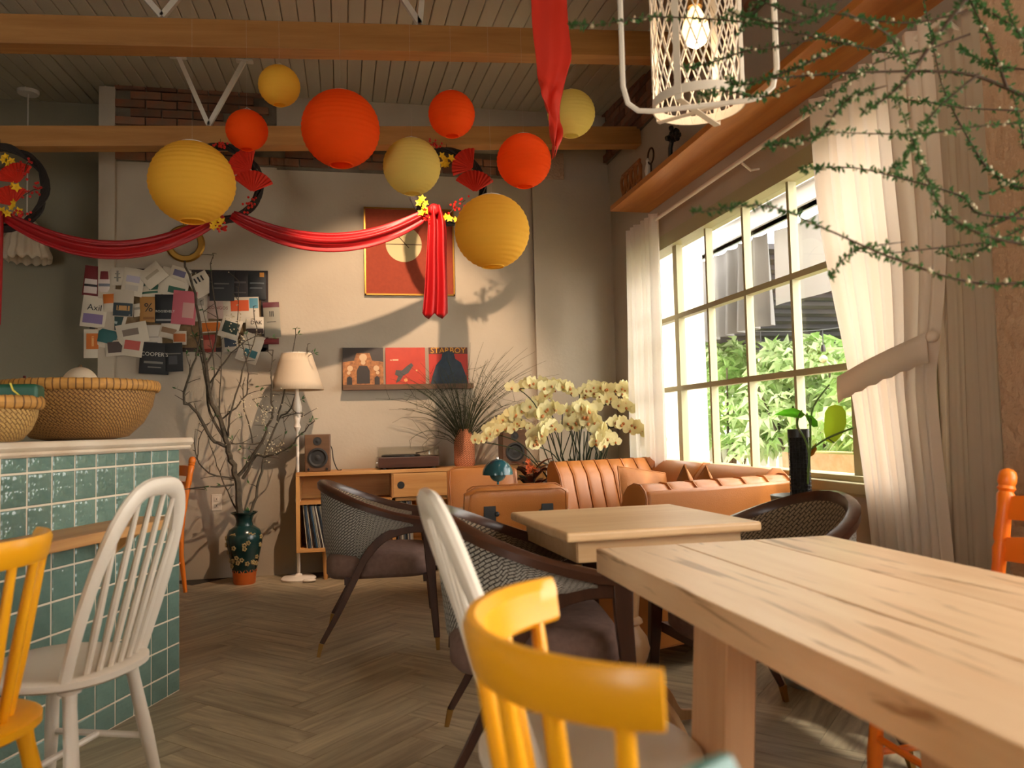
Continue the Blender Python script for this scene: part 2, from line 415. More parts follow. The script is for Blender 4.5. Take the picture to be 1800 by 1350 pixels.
# ---- ceiling: narrow ribbed panels running towards the back wall
cb = B(); cb.add([(-4, -2, zceil(-2)+.012), (XR+.15, -2, zceil(-2)+.012), (XR+.15, YA+.1, zceil(YA+.1)+.012), (-4, YA+.1, zceil(YA+.1)+.012),
     (-4, -2, zceil(-2)+.1), (XR+.15, -2, zceil(-2)+.1), (XR+.15, YA+.1, zceil(YA+.1)+.1), (-4, YA+.1, zceil(YA+.1)+.1)],
     [(0, 3, 2, 1), (4, 5, 6, 7), (0, 1, 5, 4), (1, 2, 6, 5), (2, 3, 7, 6), (3, 0, 4, 7)])
ce = struct(cb.build('ceiling', M['groove'], None, False))
PWID = .098
pb = B(); L0, L1 = -2, YA
prof = [(.0012, .0118), (.003, .003), (.007, 0), (.091, 0), (.095, .003), (.097, .0118)]
pb.loft([[V((x, L0, zceil(L0)+z)) for x, z in prof], [V((x, L1, zceil(L1)+z)) for x, z in prof]], True, True)
cpm = pb.mesh('ceiling_panel', False); cpm.materials.append(M['ceiling'])
for i in range(63): link(cpm, 'ceiling_panel', None, ce, loc=(-3.97+i*PWID, 0, 0))

# ---- walls
wb = struct(B().bb((-1.74, D, 0), (XR+.15, D+.5, 3.72)).build('wall_back', M['wall'], None, False))
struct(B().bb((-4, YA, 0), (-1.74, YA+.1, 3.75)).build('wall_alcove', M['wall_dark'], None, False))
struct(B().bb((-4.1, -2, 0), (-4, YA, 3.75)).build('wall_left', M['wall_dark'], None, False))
# brick courses left bare between wall plaster and ceiling
bm_ = B().bb((-.105, -.03, -.0275), (.105, .0, .0275)).mesh('brick', False); bm_.materials.append(M['brick'])
mo = B(); mo.bb((-1.64, D-.012, 3.115), (-.49, D+.01, 3.70)); mo.bb((-.49, D-.012, 3.10), (1.60, D+.01, 3.30)); mo.build('mortar_bed', M['mortar'], wb, False)
for r in range(9):
    z = 3.15 + r*.066
    x = -1.54 + (.11 if r % 2 else 0)
    while x < 1.58:
        okb = (x < -.55) or r < 2
        if okb and rnd.random() > .04 and not (abs(x+.5) < .06):
            link(bm_, 'brick', None, wb, loc=(x, D-.004-rnd.random()*.012, z + (.02 if x < -.49 else 0)*0), rot=(0, rnd.uniform(-.02, .02), 0))
        x += .222
B().bb((-1.75, D-.045, 0), (-1.64, D+.005, 3.66)).build('plaster_edge', M['wall'], wb, False)   # light strip at the corner of the alcove
pl = B().bb((1.53, D-.04, 0), (XR, D+.01, 3.10)).build('pilaster', M['wall'], wb, False)
B().bb((1.60, D-.05, 3.10), (1.80, D+.01, 3.32)).build('rough_patch', M['wall_rough'], wb, False)
# window wall, with two window openings
WY0, WY1, WZ0, WZ1 = 2.645, 5.93, .74, 2.36  # window_1 opening runs on behind both curtains, added so the sky backlights them
NY0, NY1 = -1.7, 1.66
w = B(); t = XR+.16
w.bb((XR, -2, 0), (t, YA, WZ0)); w.bb((XR, -2, WZ1), (t, YA, 3.72)); w.bb((XR, WY1, WZ0), (t, YA, WZ1)); w.bb((XR, NY1, WZ0), (t, WY0, WZ1)); w.bb((XR, -2, WZ0), (t, NY0, WZ1))
wr = struct(w.build('wall_right', M['wall'], None, False))
B().bb((XR-.012, 2.0, 3.26), (XR+.01, D, 3.72)).build('mortar_bed', M['mortar'], wr, False)
for r in range(7):
    y = D-.1 - (.11 if r % 2 else 0)
    while y > 2.2:
        link(bm_, 'brick', None, wr, loc=(XR-.004-rnd.random()*.012, y, 3.30+r*.066), rot=(0, 0, -pi/2)); y -= .222
B().bb((XR-.12, 1.80, 0), (XR+.01, 2.2, 3.3)).build('rough_pilaster', M['wall_rough'], wr, False)
# wall behind the camera
w = B(); w.bb((-4, -2.1, 0), (-3.4, -2, 3.3)); w.bb((-1.7, -2.1, 0), (XR+.15, -2, 3.3)); w.bb((-3.4, -2.1, 2.2), (-1.7, -2, 3.3))
struct(w.build('wall_front', M['wall_dark'], None, False))
dr = sroot('fill_door_1', (-2.55, -2.05, 0)); w = B()  # unseen glazed door, added to let in fill light from behind left
for x in (-.81, 0, .81): w.bb((x-.04, -.03, 0), (x+.04, .03, 2.2))
w.bb((-.85, -.03, 2.12), (.85, .03, 2.2)); w.bb((-.85, -.03, 0), (.85, .03, .25)); w.build('frame', M['frame'], dr, False)
for x in (-.77, .04): B().bb((x, -.004, .25), (x+.73, .004, 2.12)).build('pane', M['glass'], dr, False)
# ---- windows
def window(name, y0, y1, z0, z1, ncol, nrow, wide=None, pitch=None):
    r = sroot(name, (XR+.05, (y0+y1)/2, z0)); yc = (y0+y1)/2
    f = B()
    f.bb((-.055, y0-yc-.03, -.05), (.07, y0-yc+.045, z1-z0+.05)); f.bb((-.055, y1-yc-.045, -.05), (.07, y1-yc+.0, z1-z0+.05))
    f.bb((-.055, y0-yc, z1-z0-.045), (.07, y1-yc, z1-z0+.05)); f.bb((-.055, y0-yc, -.05), (.07, y1-yc, .04)); f.build('frame', M['frame'], r, False)
    B().bb((-.10, y0-yc-.06, -.035), (-.05, y1-yc, .015)).build('sill', M['frame'], r, False, bevel=.006)
    ya, yb, za, zb = y0-yc+.045, y1-yc-.045, .04, z1-z0-.045
    pw_ = pitch or (yb-ya)/ncol
    for i in range(1, ncol):
        y = ya+pw_*i; hw = .032 if i in (wide, 1 if wide else None) else .0115; B().bb((-.016, y-hw, za), (.03, y+hw, zb)).build('mullion', M['frame'], r, False)
    for i in range(1, nrow):
        z = za+(zb-za)*i/nrow; B().bb((-.019, ya, z-.016), (.033, yb, z+.016)).build('mullion', M['frame'], r, False)
    bead = B()
    pm = B().bb((-.002, 0, 0), (.002, pw_, (zb-za)/nrow)).mesh('pane', False); pm.materials.append(M['glass'])
    pm_last = B().bb((-.002, 0, 0), (.002, yb-ya-pw_*(ncol-1), (zb-za)/nrow)).mesh('pane', False); pm_last.materials.append(M['glass'])
    for i in range(ncol):
        for j in range(nrow): link(pm if i < ncol-1 or not pitch else pm_last, 'pane', None, r, loc=(.02, ya+pw_*i, za+(zb-za)*j/nrow))
    return r
window('window_1', WY0, WY1, WZ0+.03, WZ1-.03, 7, 3, 5, .4775)
window('window_2', NY0, NY1, WZ0+.03, WZ1-.03, 6, 3)

# ---- oak ceiling beams (their right ends sit a little higher)
def beam(name, pl, pr, th, hh):
    a, b = V(pl), V(pr); d = (b-a).normalized(); a = a - d*1.9
    L = (b-a).length; m = B().bb((0, 0, 0), (L, th, hh))
    o = m.build(name, M['beam'], None, False, bevel=.003)
    o.location = a; o.rotation_euler = (0, -atan2(d.z, d.x), 0); return struct(o)
beam('trim_1', (-2.12, 5.52, 2.925), (2.2, 5.52, 3.157), .12, .135)
beam('trim_2', (-1.64, 4.25, 3.015), (2.2, 4.25, 3.222), .12, .15)
beam('trim_3', (-1.64, 2.98, 2.99), (2.2, 2.98, 3.197), .12, .15)
# white V braces between the beams and the ceiling
def brace(name, a, b, c, lab):
    r = thing(name, lab, 'brace', (a.x, a.y, a.z))
    for q in (b, c):
        B().tube([V((0, 0, 0)), q-a], .021, 4, ph=.5).build('strut', M['steel_white'], r, False)
        B().box(q-a+V((0, 0, -.006)), (.11, .05, .012)).build('foot_plate', M['steel_white'], r, False)
    return r
a = onY(367, 221, 5.58); b = onY(313, 118, 5.58); c = onY(430, 118, 5.58); b.z = zceil(5.58)-.005; c.z = b.z
brace('roof_brace', a, b, c, 'white steel V brace above the rear oak beam near the wall brick')
a = onY(285, 30, 4.31); a.z = 3.24; b = a+V((-.24, 0, 0)); c = a+V((.2, 0, 0)); b.z = zceil(4.31)-.005; c.z = b.z
brace('roof_brace', a, b, c, 'white steel V brace above the front oak beam at top edge')
a = onY(738, 40, 4.31); a.z = 3.31; b = a+V((-.14, 0, 0)); c = a+V((.02, 0, 0)); b.z = zceil(4.31)-.005; c.z = b.z
brace('roof_brace', a, b, c, 'white steel brace stub above front beam left of hanging red ribbon')
# ---- shelf high over the window, curtain rod
sh = thing('wall_shelf', 'long oak wall shelf running high above the window', 'shelf', (XR, 4.2, 2.607))
B().bb((1.90, 2.14, 2.607), (XR, 5.42, 2.645)).build('board', M['shelf'], sh, False, world=True, bevel=.003)
B().bb((XR-.03, 2.14, 2.645), (XR, 5.42, 2.69)).build('back_rail', M['shelf'], sh, False, world=True)
rd = thing('curtain_rod', 'white metal curtain rod under the long oak shelf', 'curtain rod', (2.1, 4, 2.46))
B().tube([(2.1, 2.2, 2.47), (2.1, 5.06, 2.46)], .012, 10).build('rod', M['white_metal'], rd, world=True)
for y in (3.85, 2.35): 
    B().tube([(XR, y, 2.42), (2.15, y, 2.41), (2.1, y, 2.447)], .008, 6).build('bracket', M['white_metal'], rd, world=True)
B().ball((2.1, 5.07, 2.46), .02).build('finial', M['white_metal'], rd, world=True)
# ---- curtains
def curtain(name, lab, rows, nple, amp, mat, x0=2.09):
    r = thing(name, lab, 'curtain', (x0, (rows[0][1]+rows[0][2])/2, rows[-1][0]))
    N = nple*8; rings = []
    for z, ya, yb in rows:
        k = min(1, .35+abs(ya-yb)/.7)
        rings.append([V((x0 + amp*k*sin(2*pi*nple*i/N + .6*sin(i*.37)) + .008*sin(i*1.7+z), ya+(yb-ya)*i/N, z)) for i in range(N+1)])
    B().loft(rings, False, False).build('cloth', mat, r, world=True, ang=180)
    return r
def interp(rows, n=4):
    P = smooth_path([(a, b, c) for a, b, c in rows], n); return [(p.x, p.y, p.z) for p in P]
ct = curtain('curtain', 'cream curtain hanging straight at the far side of the window by the orchids', interp([(2.50, 5.02, 5.56), (1.9, 5.03, 5.58), (1.2, 5.04, 5.6), (.3, 5.05, 5.6)]), 6, .03, M['curtain_backlit'])
ct = curtain('curtain', 'pleated cream curtain tied back at the near side of the window', interp([(2.50, 3.2, 2.44), (2.0, 3.17, 2.42), (1.65, 3.10, 2.42), (1.35, 3.02, 2.47), (1.22, 2.99, 2.50), (1.05, 2.96, 2.50), (.6, 2.90, 2.47), (.02, 2.86, 2.44)]), 9, .028, M['curtain'])
tb = []
for i in range(13):
    u = i/12; y = 3.0+(2.46-3.0)*u; zc = 1.185+(1.33-1.185)*u
    x = 2.035 - .02*sin(pi*u); tb.append([V((x, y, zc+.055-.02*u)), V((x-.004, y, zc)), V((x, y, zc-.055-.02*u+.008*(i % 2)))])
B().loft(tb, False, False).build('tieback', M['curtain'], ct, world=True, solid=.004)
B().ball((2.03, 2.43, 1.345), .022).build('tie_knob', M['curtain'], ct, world=True)
curtain('sheer_curtain', 'pale sheer curtain panel behind the tied curtain against wall', interp([(2.48, 2.50, 2.2), (1.6, 2.49, 2.22), (.9, 2.52, 2.22), (.02, 2.54, 2.2)]), 4, .018, M['sheer'], 2.13)
# ---- electric outlet on the back wall
q = onY(381, 883, D); ot = thing('wall_outlet', 'cream double power outlet on the wall left of the branch vase', 'outlet', (q.x, D, q.z-.06))
B().bb((-.037, -.008, 0), (.037, 0, .12)).build('cover', M['outlet'], ot, False, bevel=.003)
for z in (.035, .085): B().bb((-.017, -.012, z-.016), (.017, -.006, z+.016)).build('socket', M['outlet'], ot, False, bevel=.002)
for z in (.03, .08): B().bb((-.002, -.0125, z), (.002, -.01, z+.01)).build('slot', M['black'], ot, False)
# ================================================================== on the back wall
def disc(bld, c, r, y, n=40, th=.002):
    bld.lathe([(r, 0), (r, th)], n, (c[0], y, c[1]), Matrix.Rotation(pi/2, 3, 'X')); return bld
def flat(bld, pts, y, th=.0015):      # polygon in the wall plane, facing the room
    P = [(x, z) for x, z in pts]; bld.loft([[V((x, y, z)) for x, z in P], [V((x, y-th, z)) for x, z in P]], True, True, flip=False); return bld
# framed print
a = onY(639, 359, D-.03); b = onY(800, 520, D-.03); fx0, fx1, fz0, fz1 = a.x, b.x, b.z, a.z-.02
pr = thing('framed_print', 'square rust red print with a cream circle in thin gold frame', 'picture', ((fx0+fx1)/2, D, fz0))
B().bb((fx0+.01, D-.02, fz0+.01), (fx1-.01, D-.002, fz1-.01)).build('print', M['print'], pr, False, world=True)
f = B()
f.bb((fx0, D-.032, fz0), (fx0+.012, D, fz1)); f.bb((fx1-.012, D-.032, fz0), (fx1, D, fz1)); f.bb((fx0, D-.032, fz0), (fx1, D, fz0+.012)); f.bb((fx0, D-.032, fz1-.012), (fx1, D, fz1)); f.build('frame', M['gold'], pr, False, world=True)
cc = ((fx0+fx1)/2-.045, (fz0+fz1)/2+.06)
disc(B(), cc, .142, D-.0205).build('circle', M['cream'], pr, False, world=True)
l = B(); l.bb((cc[0]-.141, D-.0245, cc[1]-.004), (cc[0]+.141, D-.022, cc[1]+.001)); l.tube([(cc[0]-.03, D-.024, cc[1]+.05), (cc[0]+.04, D-.024, cc[1]-.03)], .003, 4); l.tube([(cc[0]-.03, D-.024, cc[1]+.05), (cc[0]-.07, D-.024, cc[1]+.07)], .003, 4)
l.build('lines', M['ink'], pr, False, world=True)
# record ledge and three record sleeves
a = onY(603, 686, D-.06); b = onY(832, 686, D-.06)
lg = thing('picture_ledge', 'narrow walnut ledge holding three records on the wall', 'ledge', ((a.x+b.x)/2, D, a.z))
lx0, lx1, lz = a.x, b.x, a.z
B().bb((lx0, D-.075, lz), (lx1, D, lz+.018)).build('board', M['walnutbox'], lg, False, world=True)
B().bb((lx0, D-.085, lz), (lx1, D-.07, lz+.04)).build('front_lip', M['walnutbox'], lg, False, world=True)
def record(x, lab, base, draw):
    r = thing('record_sleeve', lab, 'record', (x, D-.045, lz+.019)); r.rotation_euler = (radians(-4), 0, 0)
    B().bb((-.155, -.003, 0), (.155, .003, .312)).build('sleeve', base, r, False); draw(r); return r
mk = lambda n, c, **k: plain('print_'+n, c, .45, **k)
def d1(r):
    y = -.0032; amber = mk('amber', '#b8763c', c2='#7a4a26', scale=45); dk = mk('ornament_dark', '#2b211b'); cr = mk('ornament_cream', '#c8a37a')
    flat(B(), [(-.155, 0), (.155, 0), (.155, .2), (.07, .21), (.05, .27), (-.05, .27), (-.07, .21), (-.155, .2)], y).build('ornament', amber, r, False)
    flat(B(), [(-.05, .03), (.05, .03), (.05, .13), (.03, .17), (-.03, .17), (-.05, .13)], y-.002).build('arch', dk, r, False)
    for x in (-.105, .105): flat(B(), [(x-.02, .02), (x+.02, .02), (x+.02, .075), (x, .09), (x-.02, .075)], y-.002).build('arch', dk, r, False)
    for x, z, q in ((0, .235, .03), (-.1, .15, .022), (.1, .15, .022), (-.11, .115, .014), (.11, .115, .014), (0, .195, .018)): disc(B(), (x, z), q, y-.002, 14).build('rosette', cr, r, False)
def d2(r):
    y = -.0032; g = mk('slate', '#4a4440'); cr = mk('pale_orange', '#e8a060')
    flat(B(), [(-.08, .03), (-.045, .05), (-.02, .09), (.02, .11), (.06, .17), (.045, .19), (.01, .165), (-.03, .13), (-.075, .135), (-.085, .1), (-.06, .085)], y).build('figure_patch', g, r, False)
    disc(B(), (.0, .055), .014, y-.001, 14).build('spot', cr, r, False); disc(B(), (.085, .13), .007, y-.001, 10).build('spot', cr, r, False)
    b = B(); b.bb((-.12, y-.0015, .21), (-.105, y, .216)); b.bb((-.1, y-.0015, .209), (-.055, y, .219)); b.build('small_title', mk('title_cream', '#e8b890'), r, False)
def d3(r):
    y = -.0032; nv = mk('deep_navy', '#10202c', c2='#1a3040', scale=20); br = mk('brown_band', '#5a2c14'); yl = mk('title_amber', '#d8951e')
    flat(B(), [(-.155, .26), (.155, .26), (.155, .312), (-.155, .312)], y).build('title_band', br, r, False)
    flat(B(), [(-.15, 0), (.155, 0), (.14, .08), (.1, .19), (.055, .22), (.045, .27), (0, .285), (-.045, .27), (-.055, .22), (-.1, .17), (-.13, .08)], y-.002).build('dark_shape', nv, r, False)
    link(text('STARBOY', .064), 'lettering', yl, r, (0, y-.0015, .286), (pi/2, 0, 0), (1.02, 1, 1))
record(lx0+.155, 'leftmost wall record, dark sleeve with amber ornament and arches', mk('sleeve_dark', '#3a3029'), d1)
record(lx0+.155+.327, 'middle wall record, orange red sleeve with a grey slanting shape', mk('sleeve_coral', '#c03a1e', c2='#b03018', scale=12), d2)
record(lx0+.155+.665, 'right wall record with amber title STARBOY over dark blue shape', mk('sleeve_red', '#b4260f'), d3)
# gold ring
q = onY(325, 428, D-.02); rg = thing('wall_mirror', 'round gold rimmed wall mirror hanging above the coffee bag board', 'mirror', (q.x, D, q.z-.14))
Rx = Matrix.Rotation(pi/2, 3, 'X')
B().lathe([(.092, .0), (.14, .0), (.142, .012), (.13, .024), (.098, .026), (.09, .016)], 40, (q.x, D, q.z), Rx, False).build('rim', M['gold'], rg, world=True)
disc(B(), (q.x, q.z), .093, D-.001, 40, .01).build('face', plain('mirror_face', '#a0937e', .25), rg, world=True)
B().tube([(q.x-.012, D-.01, q.z+.13), (q.x-.012, D-.012, q.z+.175), (q.x+.004, D-.012, q.z+.18), (q.x+.006, D-.012, q.z+.13)], .005, 6).build('hook', M['gold'], rg, world=True)
# board with coffee bags
pa = onY(162, 472, D); pb_ = onY(470, 640, D)
bd = thing('notice_board', 'dark framed cork board on the wall covered with coffee bags', 'board', ((pa.x+pb_.x)/2, D, pb_.z-.04))
bx0, bx1, bz0, bz1 = pa.x, pb_.x, onY(465, 616, D).z, pa.z-.01
B().bb((bx0, D-.012, bz0), (bx1, D, bz1)).build('cork', M['cork'], bd, False, world=True)
f = B(); f.bb((bx0-.01, D-.02, bz0-.01), (bx0+.025, D, bz1+.01)); f.bb((bx1-.04, D-.02, bz0-.01), (bx1+.01, D, bz1+.01)); f.bb((bx0, D-.02, bz0-.01), (bx1, D, bz0+.02)); f.bb((bx0, D-.02, bz1-.02), (bx1, D, bz1+.01)); f.build('frame', M['darkframe'], bd, False, world=True)
_pm = {}
def pc(c):
    if c not in _pm: _pm[c] = plain('bag_print', c, .6)
    return _pm[c]
def bag(k, cx, cy, wpx, hpx, rot, col, lab, patches=(), txt=()):
    # cx, cy: middle of the bag in the photograph; sizes in its pixels on the wall plane
    yy = D-.026-.0075*(k % 5) - (.006 if k > 24 else 0); q = onY(cx, cy, yy); s = (q-C0).length/FPX/.985; w_, h_ = wpx*s, hpx*s
    r = thing('coffee_bag', lab, 'bag', (q.x, yy, q.z)); r.rotation_euler = (0, -radians(rot), 0); r['group'] = 'coffee bags pinned to the board'
    X = [-.5, -.46, -.2, 0, .2, .46, .5]; Z = [-.5, -.44, -.2, .1, .32, .42, .5]
    b = B(); fr = [[V((x*w_, -(.003+.011*max(0, (1-(2*x)**4))*max(0, 1-abs(2*z)**5)*(1 if z < .35 else .25)), z*h_)) for x in X] for z in Z]
    bk = [[V((x*w_, .001, z*h_)) for x in X] for z in Z]
    b.loft(fr, False, False); b.loft(bk, False, False, flip=True)
    b.loft([[fr[0][i] for i in range(7)], [bk[0][i] for i in range(7)]], False, False, flip=True); b.loft([[fr[-1][i] for i in range(7)], [bk[-1][i] for i in range(7)]], False, False)
    b.loft([[fr[i][0] for i in range(7)], [bk[i][0] for i in range(7)]], False, False); b.loft([[fr[i][-1] for i in range(7)], [bk[i][-1] for i in range(7)]], False, False, flip=True)
    b.build('bag_body', pc(col), r, True, ang=30)
    def yf(x, z): return -(.003+.011*max(0, 1-(2*x)**4)*max(0, 1-abs(2*z)**5))-.0012
    for (x0, z0, x1, z1, c) in patches:
        g = B(); xs = [x0+(x1-x0)*i/4 for i in range(5)]; zs = [z0+(z1-z0)*i/4 for i in range(5)]
        g.loft([[V((x*w_, yf(x, z), z*h_)) for x in xs] for z in zs], False, False); g.build('printed_patch', pc(c), r, True)
    for (t_, x, z, sz, c) in txt:
        link(text(t_, round(sz*w_, 4)), 'lettering', pc(c), r, (x*w_, yf(x, z)-.002, z*h_), (pi/2, 0, 0))
K = '#1c1b1c'; W_ = '#c9bda8'; G = '#2c5a44'; OR = '#c0661c'; MR = '#6a1818'; BG = '#b8ab97'
bags = [
 (163.5, 494, 26, 46, -6, MR, 'maroon coffee bag with white label at far left top of board', [(-.42, -.42, .42, .05, '#c8b8ae'), (-.42, -.2, .42, -.12, K)], []),
 (184, 494, 22, 44, 0, MR, 'maroon coffee bag with white label, second from left on top row', [(-.4, -.4, .4, .05, '#c8b8ae'), (-.4, -.2, .4, -.1, '#6a6a72')], []),
 (207.5, 486, 24, 28, 0, BG, 'small white bag with a grey sprig beside the maroon bags', [(-.06, -.3, .06, .3, '#6f6a60'), (-.2, -.12, .2, -.05, '#6f6a60'), (-.15, .1, .15, .16, '#6f6a60')], []),
 (234, 496, 31, 43, -9, W_, 'white bag with lilac print, tilted, on the top row', [(-.32, -.02, .32, .22, '#a9a0ae'), (-.3, -.32, .3, -.12, '#b5ab9d')], []),
 (269, 484, 36, 30, 40, W_, 'cream bag tipped sideways at the top of the board', [(-.32, -.05, .32, .12, '#a89b84')], []),
 (264, 505, 30, 34, 6, W_, 'white bag with green hill drawing under the tipped cream bag', [(-.05, -.15, .42, .3, G), (-.45, -.3, .4, -.2, G), (-.42, .05, -.2, .3, '#5c6a5c')], []),
 (307, 497, 44, 44, -13, W_, 'large cream bag with green strip at the top middle', [(-.15, -.38, .42, -.15, G)], []),
 (316, 482, 30, 22, -18, W_, 'cream bag with purple scribble above the green strip bag', [(-.3, -.2, .3, .25, '#6a6480')], []),
 (354, 500, 32, 36, 30, W_, 'white bag turned diamondwise with three dark strokes', [(-.2, .1, -.12, .35, K), (-.02, .1, .06, .35, K), (.16, .1, .24, .35, K)], []),
 (390, 503, 38, 48, 0, K, 'black coffee bag, left of the three black ones on the top right', [(-.3, .05, .3, .1, '#5a5650'), (-.3, -.1, .1, -.06, '#5a5650')], []),
 (422, 501, 33, 46, 0, '#201a1b', 'black coffee bag, middle of the three black ones on the top right', [(-.3, .05, .3, .12, '#4e4544'), (-.3, -.3, .3, -.26, '#4e4544')], []),
 (452, 502, 28, 46, 0, '#1d2022', 'black coffee bag with orange tag, right end of the top row', [(.15, .3, .4, .46, '#b87c2c'), (-.4, .05, .4, .1, '#5e6264'), (-.4, -.12, .3, -.08, '#5e6264')], []),
 (166, 548, 36, 48, -7, W_, 'white bag lettered Axil with a purple band at left', [(-.4, -.38, .38, -.08, '#77648a')], [('Axil', .02, .12, .36, K)]),
 (193, 532, 19, 28, 4, W_, 'small bag with an orange top behind the Axil bag', [(-.45, -.05, .45, .48, OR)], []),
 (217, 533, 29, 42, -3, BG, 'grey bag with navy band and an orange strip', [(-.48, -.48, .48, 0, '#25333a'), (-.3, -.28, .35, -.1, '#b58a50')], []),
 (199, 564, 36, 38, -14, W_, 'white bag with dark green square label, left of middle', [(-.3, -.35, .38, .38, '#1f3a36'), (-.15, -.1, .2, 0, '#9aa49c')], []),
 (242, 545, 15, 20, 10, W_, 'tiny white sachet left of the percent bag', [(-.3, 0, .3, .2, '#8f8778')], []),
 (262, 544, 27, 40, 0, '#a9793d', 'brown bag printed with a large percent sign', [(-.3, -.4, .3, -.3, '#8a5c28')], [('%', 0, .05, .72, K)]),
 (291, 543, 31, 46, 0, '#17181b', 'black bag lettered ROOSEVELT beside the percent bag', [(-.45, -.42, .4, -.36, '#8c8a86')], [('ROOSEVELT', 0, -.1, .17, '#c8c4ba')]),
 (324, 541, 36, 54, -5, '#c2606a', 'pink bag with a pale square label in the middle of board', [(-.05, -.3, .42, .15, '#c99a90')], []),
 (352, 540, 24, 46, 0, BG, 'grey bag with faint round mark right of the pink bag', [(-.25, .05, .25, .3, '#8f8778')], []),
 (382, 541, 30, 36, -2, '#b2988c', 'dusty pink bag with red brown lettering behind branches', [], [('CONGOS', .05, -.02, .24, '#7c3c34')]),
 (424, 545, 56, 42, 2, W_, 'wide cream bag with orange block and blue corner', [(-.28, -.05, .22, .38, '#c8501c'), (.24, .05, .48, .45, '#4f8a9c')], []),
 (478, 562, 26, 58, 3, '#8a8474', 'grey green bag with three strokes and maroon top at right edge', [(-.5, .35, .5, .5, '#5a2028'), (-.12, .08, -.07, .24, K), (-.02, .08, .03, .24, K), (.08, .08, .13, .24, K), (-.3, -.08, .25, -.06, '#4e4a44')], []),
 (476, 600, 26, 10, 0, MR, 'maroon bag bottom peeking below the grey green bag', [(-.4, -.2, .4, .2, '#7a2020')], []),
 (166, 604, 30, 44, 0, W_, 'white bag with tall orange strip at lower left', [(-.36, -.2, .22, .35, OR), (-.1, -.1, 0, .25, '#d8a060')], []),
 (188, 596, 29, 30, -14, W_, 'white bag with a teal block at lower left', [(-.48, -.22, .48, .48, '#285a58')], []),
 (203, 612, 29, 24, 5, W_, 'white bag with brown picture at the bottom left row', [(-.36, -.3, .42, .4, '#4a3a34')], []),
 (233, 586, 45, 32, 11, W_, 'cream bag with brown stamp lettering in the left middle', [(-.3, -.1, .22, .22, '#7a6a5c')], []),
 (233, 612, 30, 26, -8, W_, 'white bag with a coral red block on the bottom row', [(-.4, -.1, .36, .45, '#b8544a')], []),
 (266, 596, 32, 44, 1, '#c0b6a6', 'plain pale bag with thin grey lines above the black bags', [(-.35, .05, .35, .08, '#8c857a'), (-.3, -.15, .3, -.12, '#8c857a'), (-.25, -.25, .25, -.2, '#8c857a')], []),
 (298, 580, 28, 28, -14, W_, 'small cream bag with brown picture right of middle', [(-.4, -.2, .4, .1, '#8c6c4c')], []),
 (316, 594, 20, 22, 0, W_, 'small bag with orange print behind the branch trunk', [(-.45, -.3, .45, .3, '#b8642c')], []),
 (272, 630, 44, 50, -4, K, 'large black bag lettered COOPER\'S hanging below the board', [(-.34, -.17, .3, -.1, '#77726a'), (-.2, -.3, .25, -.27, '#77726a')], [("COOPER'S", 0, .12, .2, '#d0c8b8')]),
 (306, 628, 26, 46, 2, '#1d1e20', 'narrow black bag right of the COOPER\'S bag', [(-.4, .1, .4, .14, '#77726a'), (-.3, -.25, .2, .05, '#45464a')], []),
 (372, 575, 30, 18, 3, W_, 'cream bag with a bright orange stripe among the branches', [(-.48, -.4, .45, .4, '#c86a10')], []),
 (366, 604, 22, 28, 4, '#8c2c22', 'deep red bag with speckled print behind the branches', [(-.3, -.3, .3, .2, '#a85a48')], []),
 (405, 577, 32, 34, -18, W_, 'white bag with dark green forest picture, tilted', [(-.35, -.25, .4, .3, '#22362e')], []),
 (448, 572, 28, 28, 0, '#c2b7a4', 'pale bag lettered DAK with brown band', [(-.48, -.48, .48, -.2, '#3e2a22')], [('DAK', .1, .15, .32, K)]),
 (440, 612, 34, 48, -20, W_, 'white bag with teal wave picture at the bottom right', [(-.2, -.3, .4, -.05, '#2e6a70')], []),
 (404, 604, 26, 28, 5, BG, 'grey bag with navy patch low on the right', [(-.3, -.2, .4, .35, '#2c3440')], []),
]
for k, g in enumerate(bags): bag(k, *g[:7], *g[7:])

# ================================================================== console against the wall
cs = thing('media_console', 'low oak media console against the back wall', 'console', (.55, 6.1, 0))
x0, x1, y0, y1, z0, z1 = -.35, 1.50, 5.93, 6.27, .205, .775
th = .026
B().bb((x0, y0, z1-th), (x1, y1, z1)).build('top', M['oak'], cs, False, world=True, bevel=.002)
B().bb((x0, y0, z0), (x1, y1, z0+th)).build('bottom', M['oak'], cs, False, world=True, bevel=.002)
for x in (x0, x1-th): B().bb((x, y0, z0+th), (x+th, y1, z1-th)).build('side_panel', M['oakz'], cs, False, world=True)
B().bb((x0+th, y0+.01, .545), (x1-th, y1, .567)).build('shelf', M['oak'], cs, False, world=True)
for x in (.33, .93): B().bb((x, y0+.01, z0+th), (x+th, y1, z1-th)).build('divider', M['oakz'], cs, False, world=True)
B().bb((x0+th, y1-.012, z0+th), (x1-th, y1, z1-th)).build('back_panel', M['oak'], cs, False, world=True)
for xa, xb in ((.342, .944), (.958, 1.47)):
    o = B().bb((xa, y0-.004, .572), (xb, y0+.016, z1-th-.004)).build('door', M['oak'], cs, False, world=True, bevel=.002)
    hh = B(); disc(hh, (xa+.055, .66), .027, y0-.004, 24, .003)
    me = hh.mesh('finger_hole', True, cs.matrix_basis.inverted()); link(me, 'finger_hole', M['black'], o)
for x in (-.15, 1.3):
    for y in (5.99, 6.21): B().tube([(x, y, z0), (x, y, 0)], [.022, .015], 12).build('leg', M['oakz'], cs, world=True)
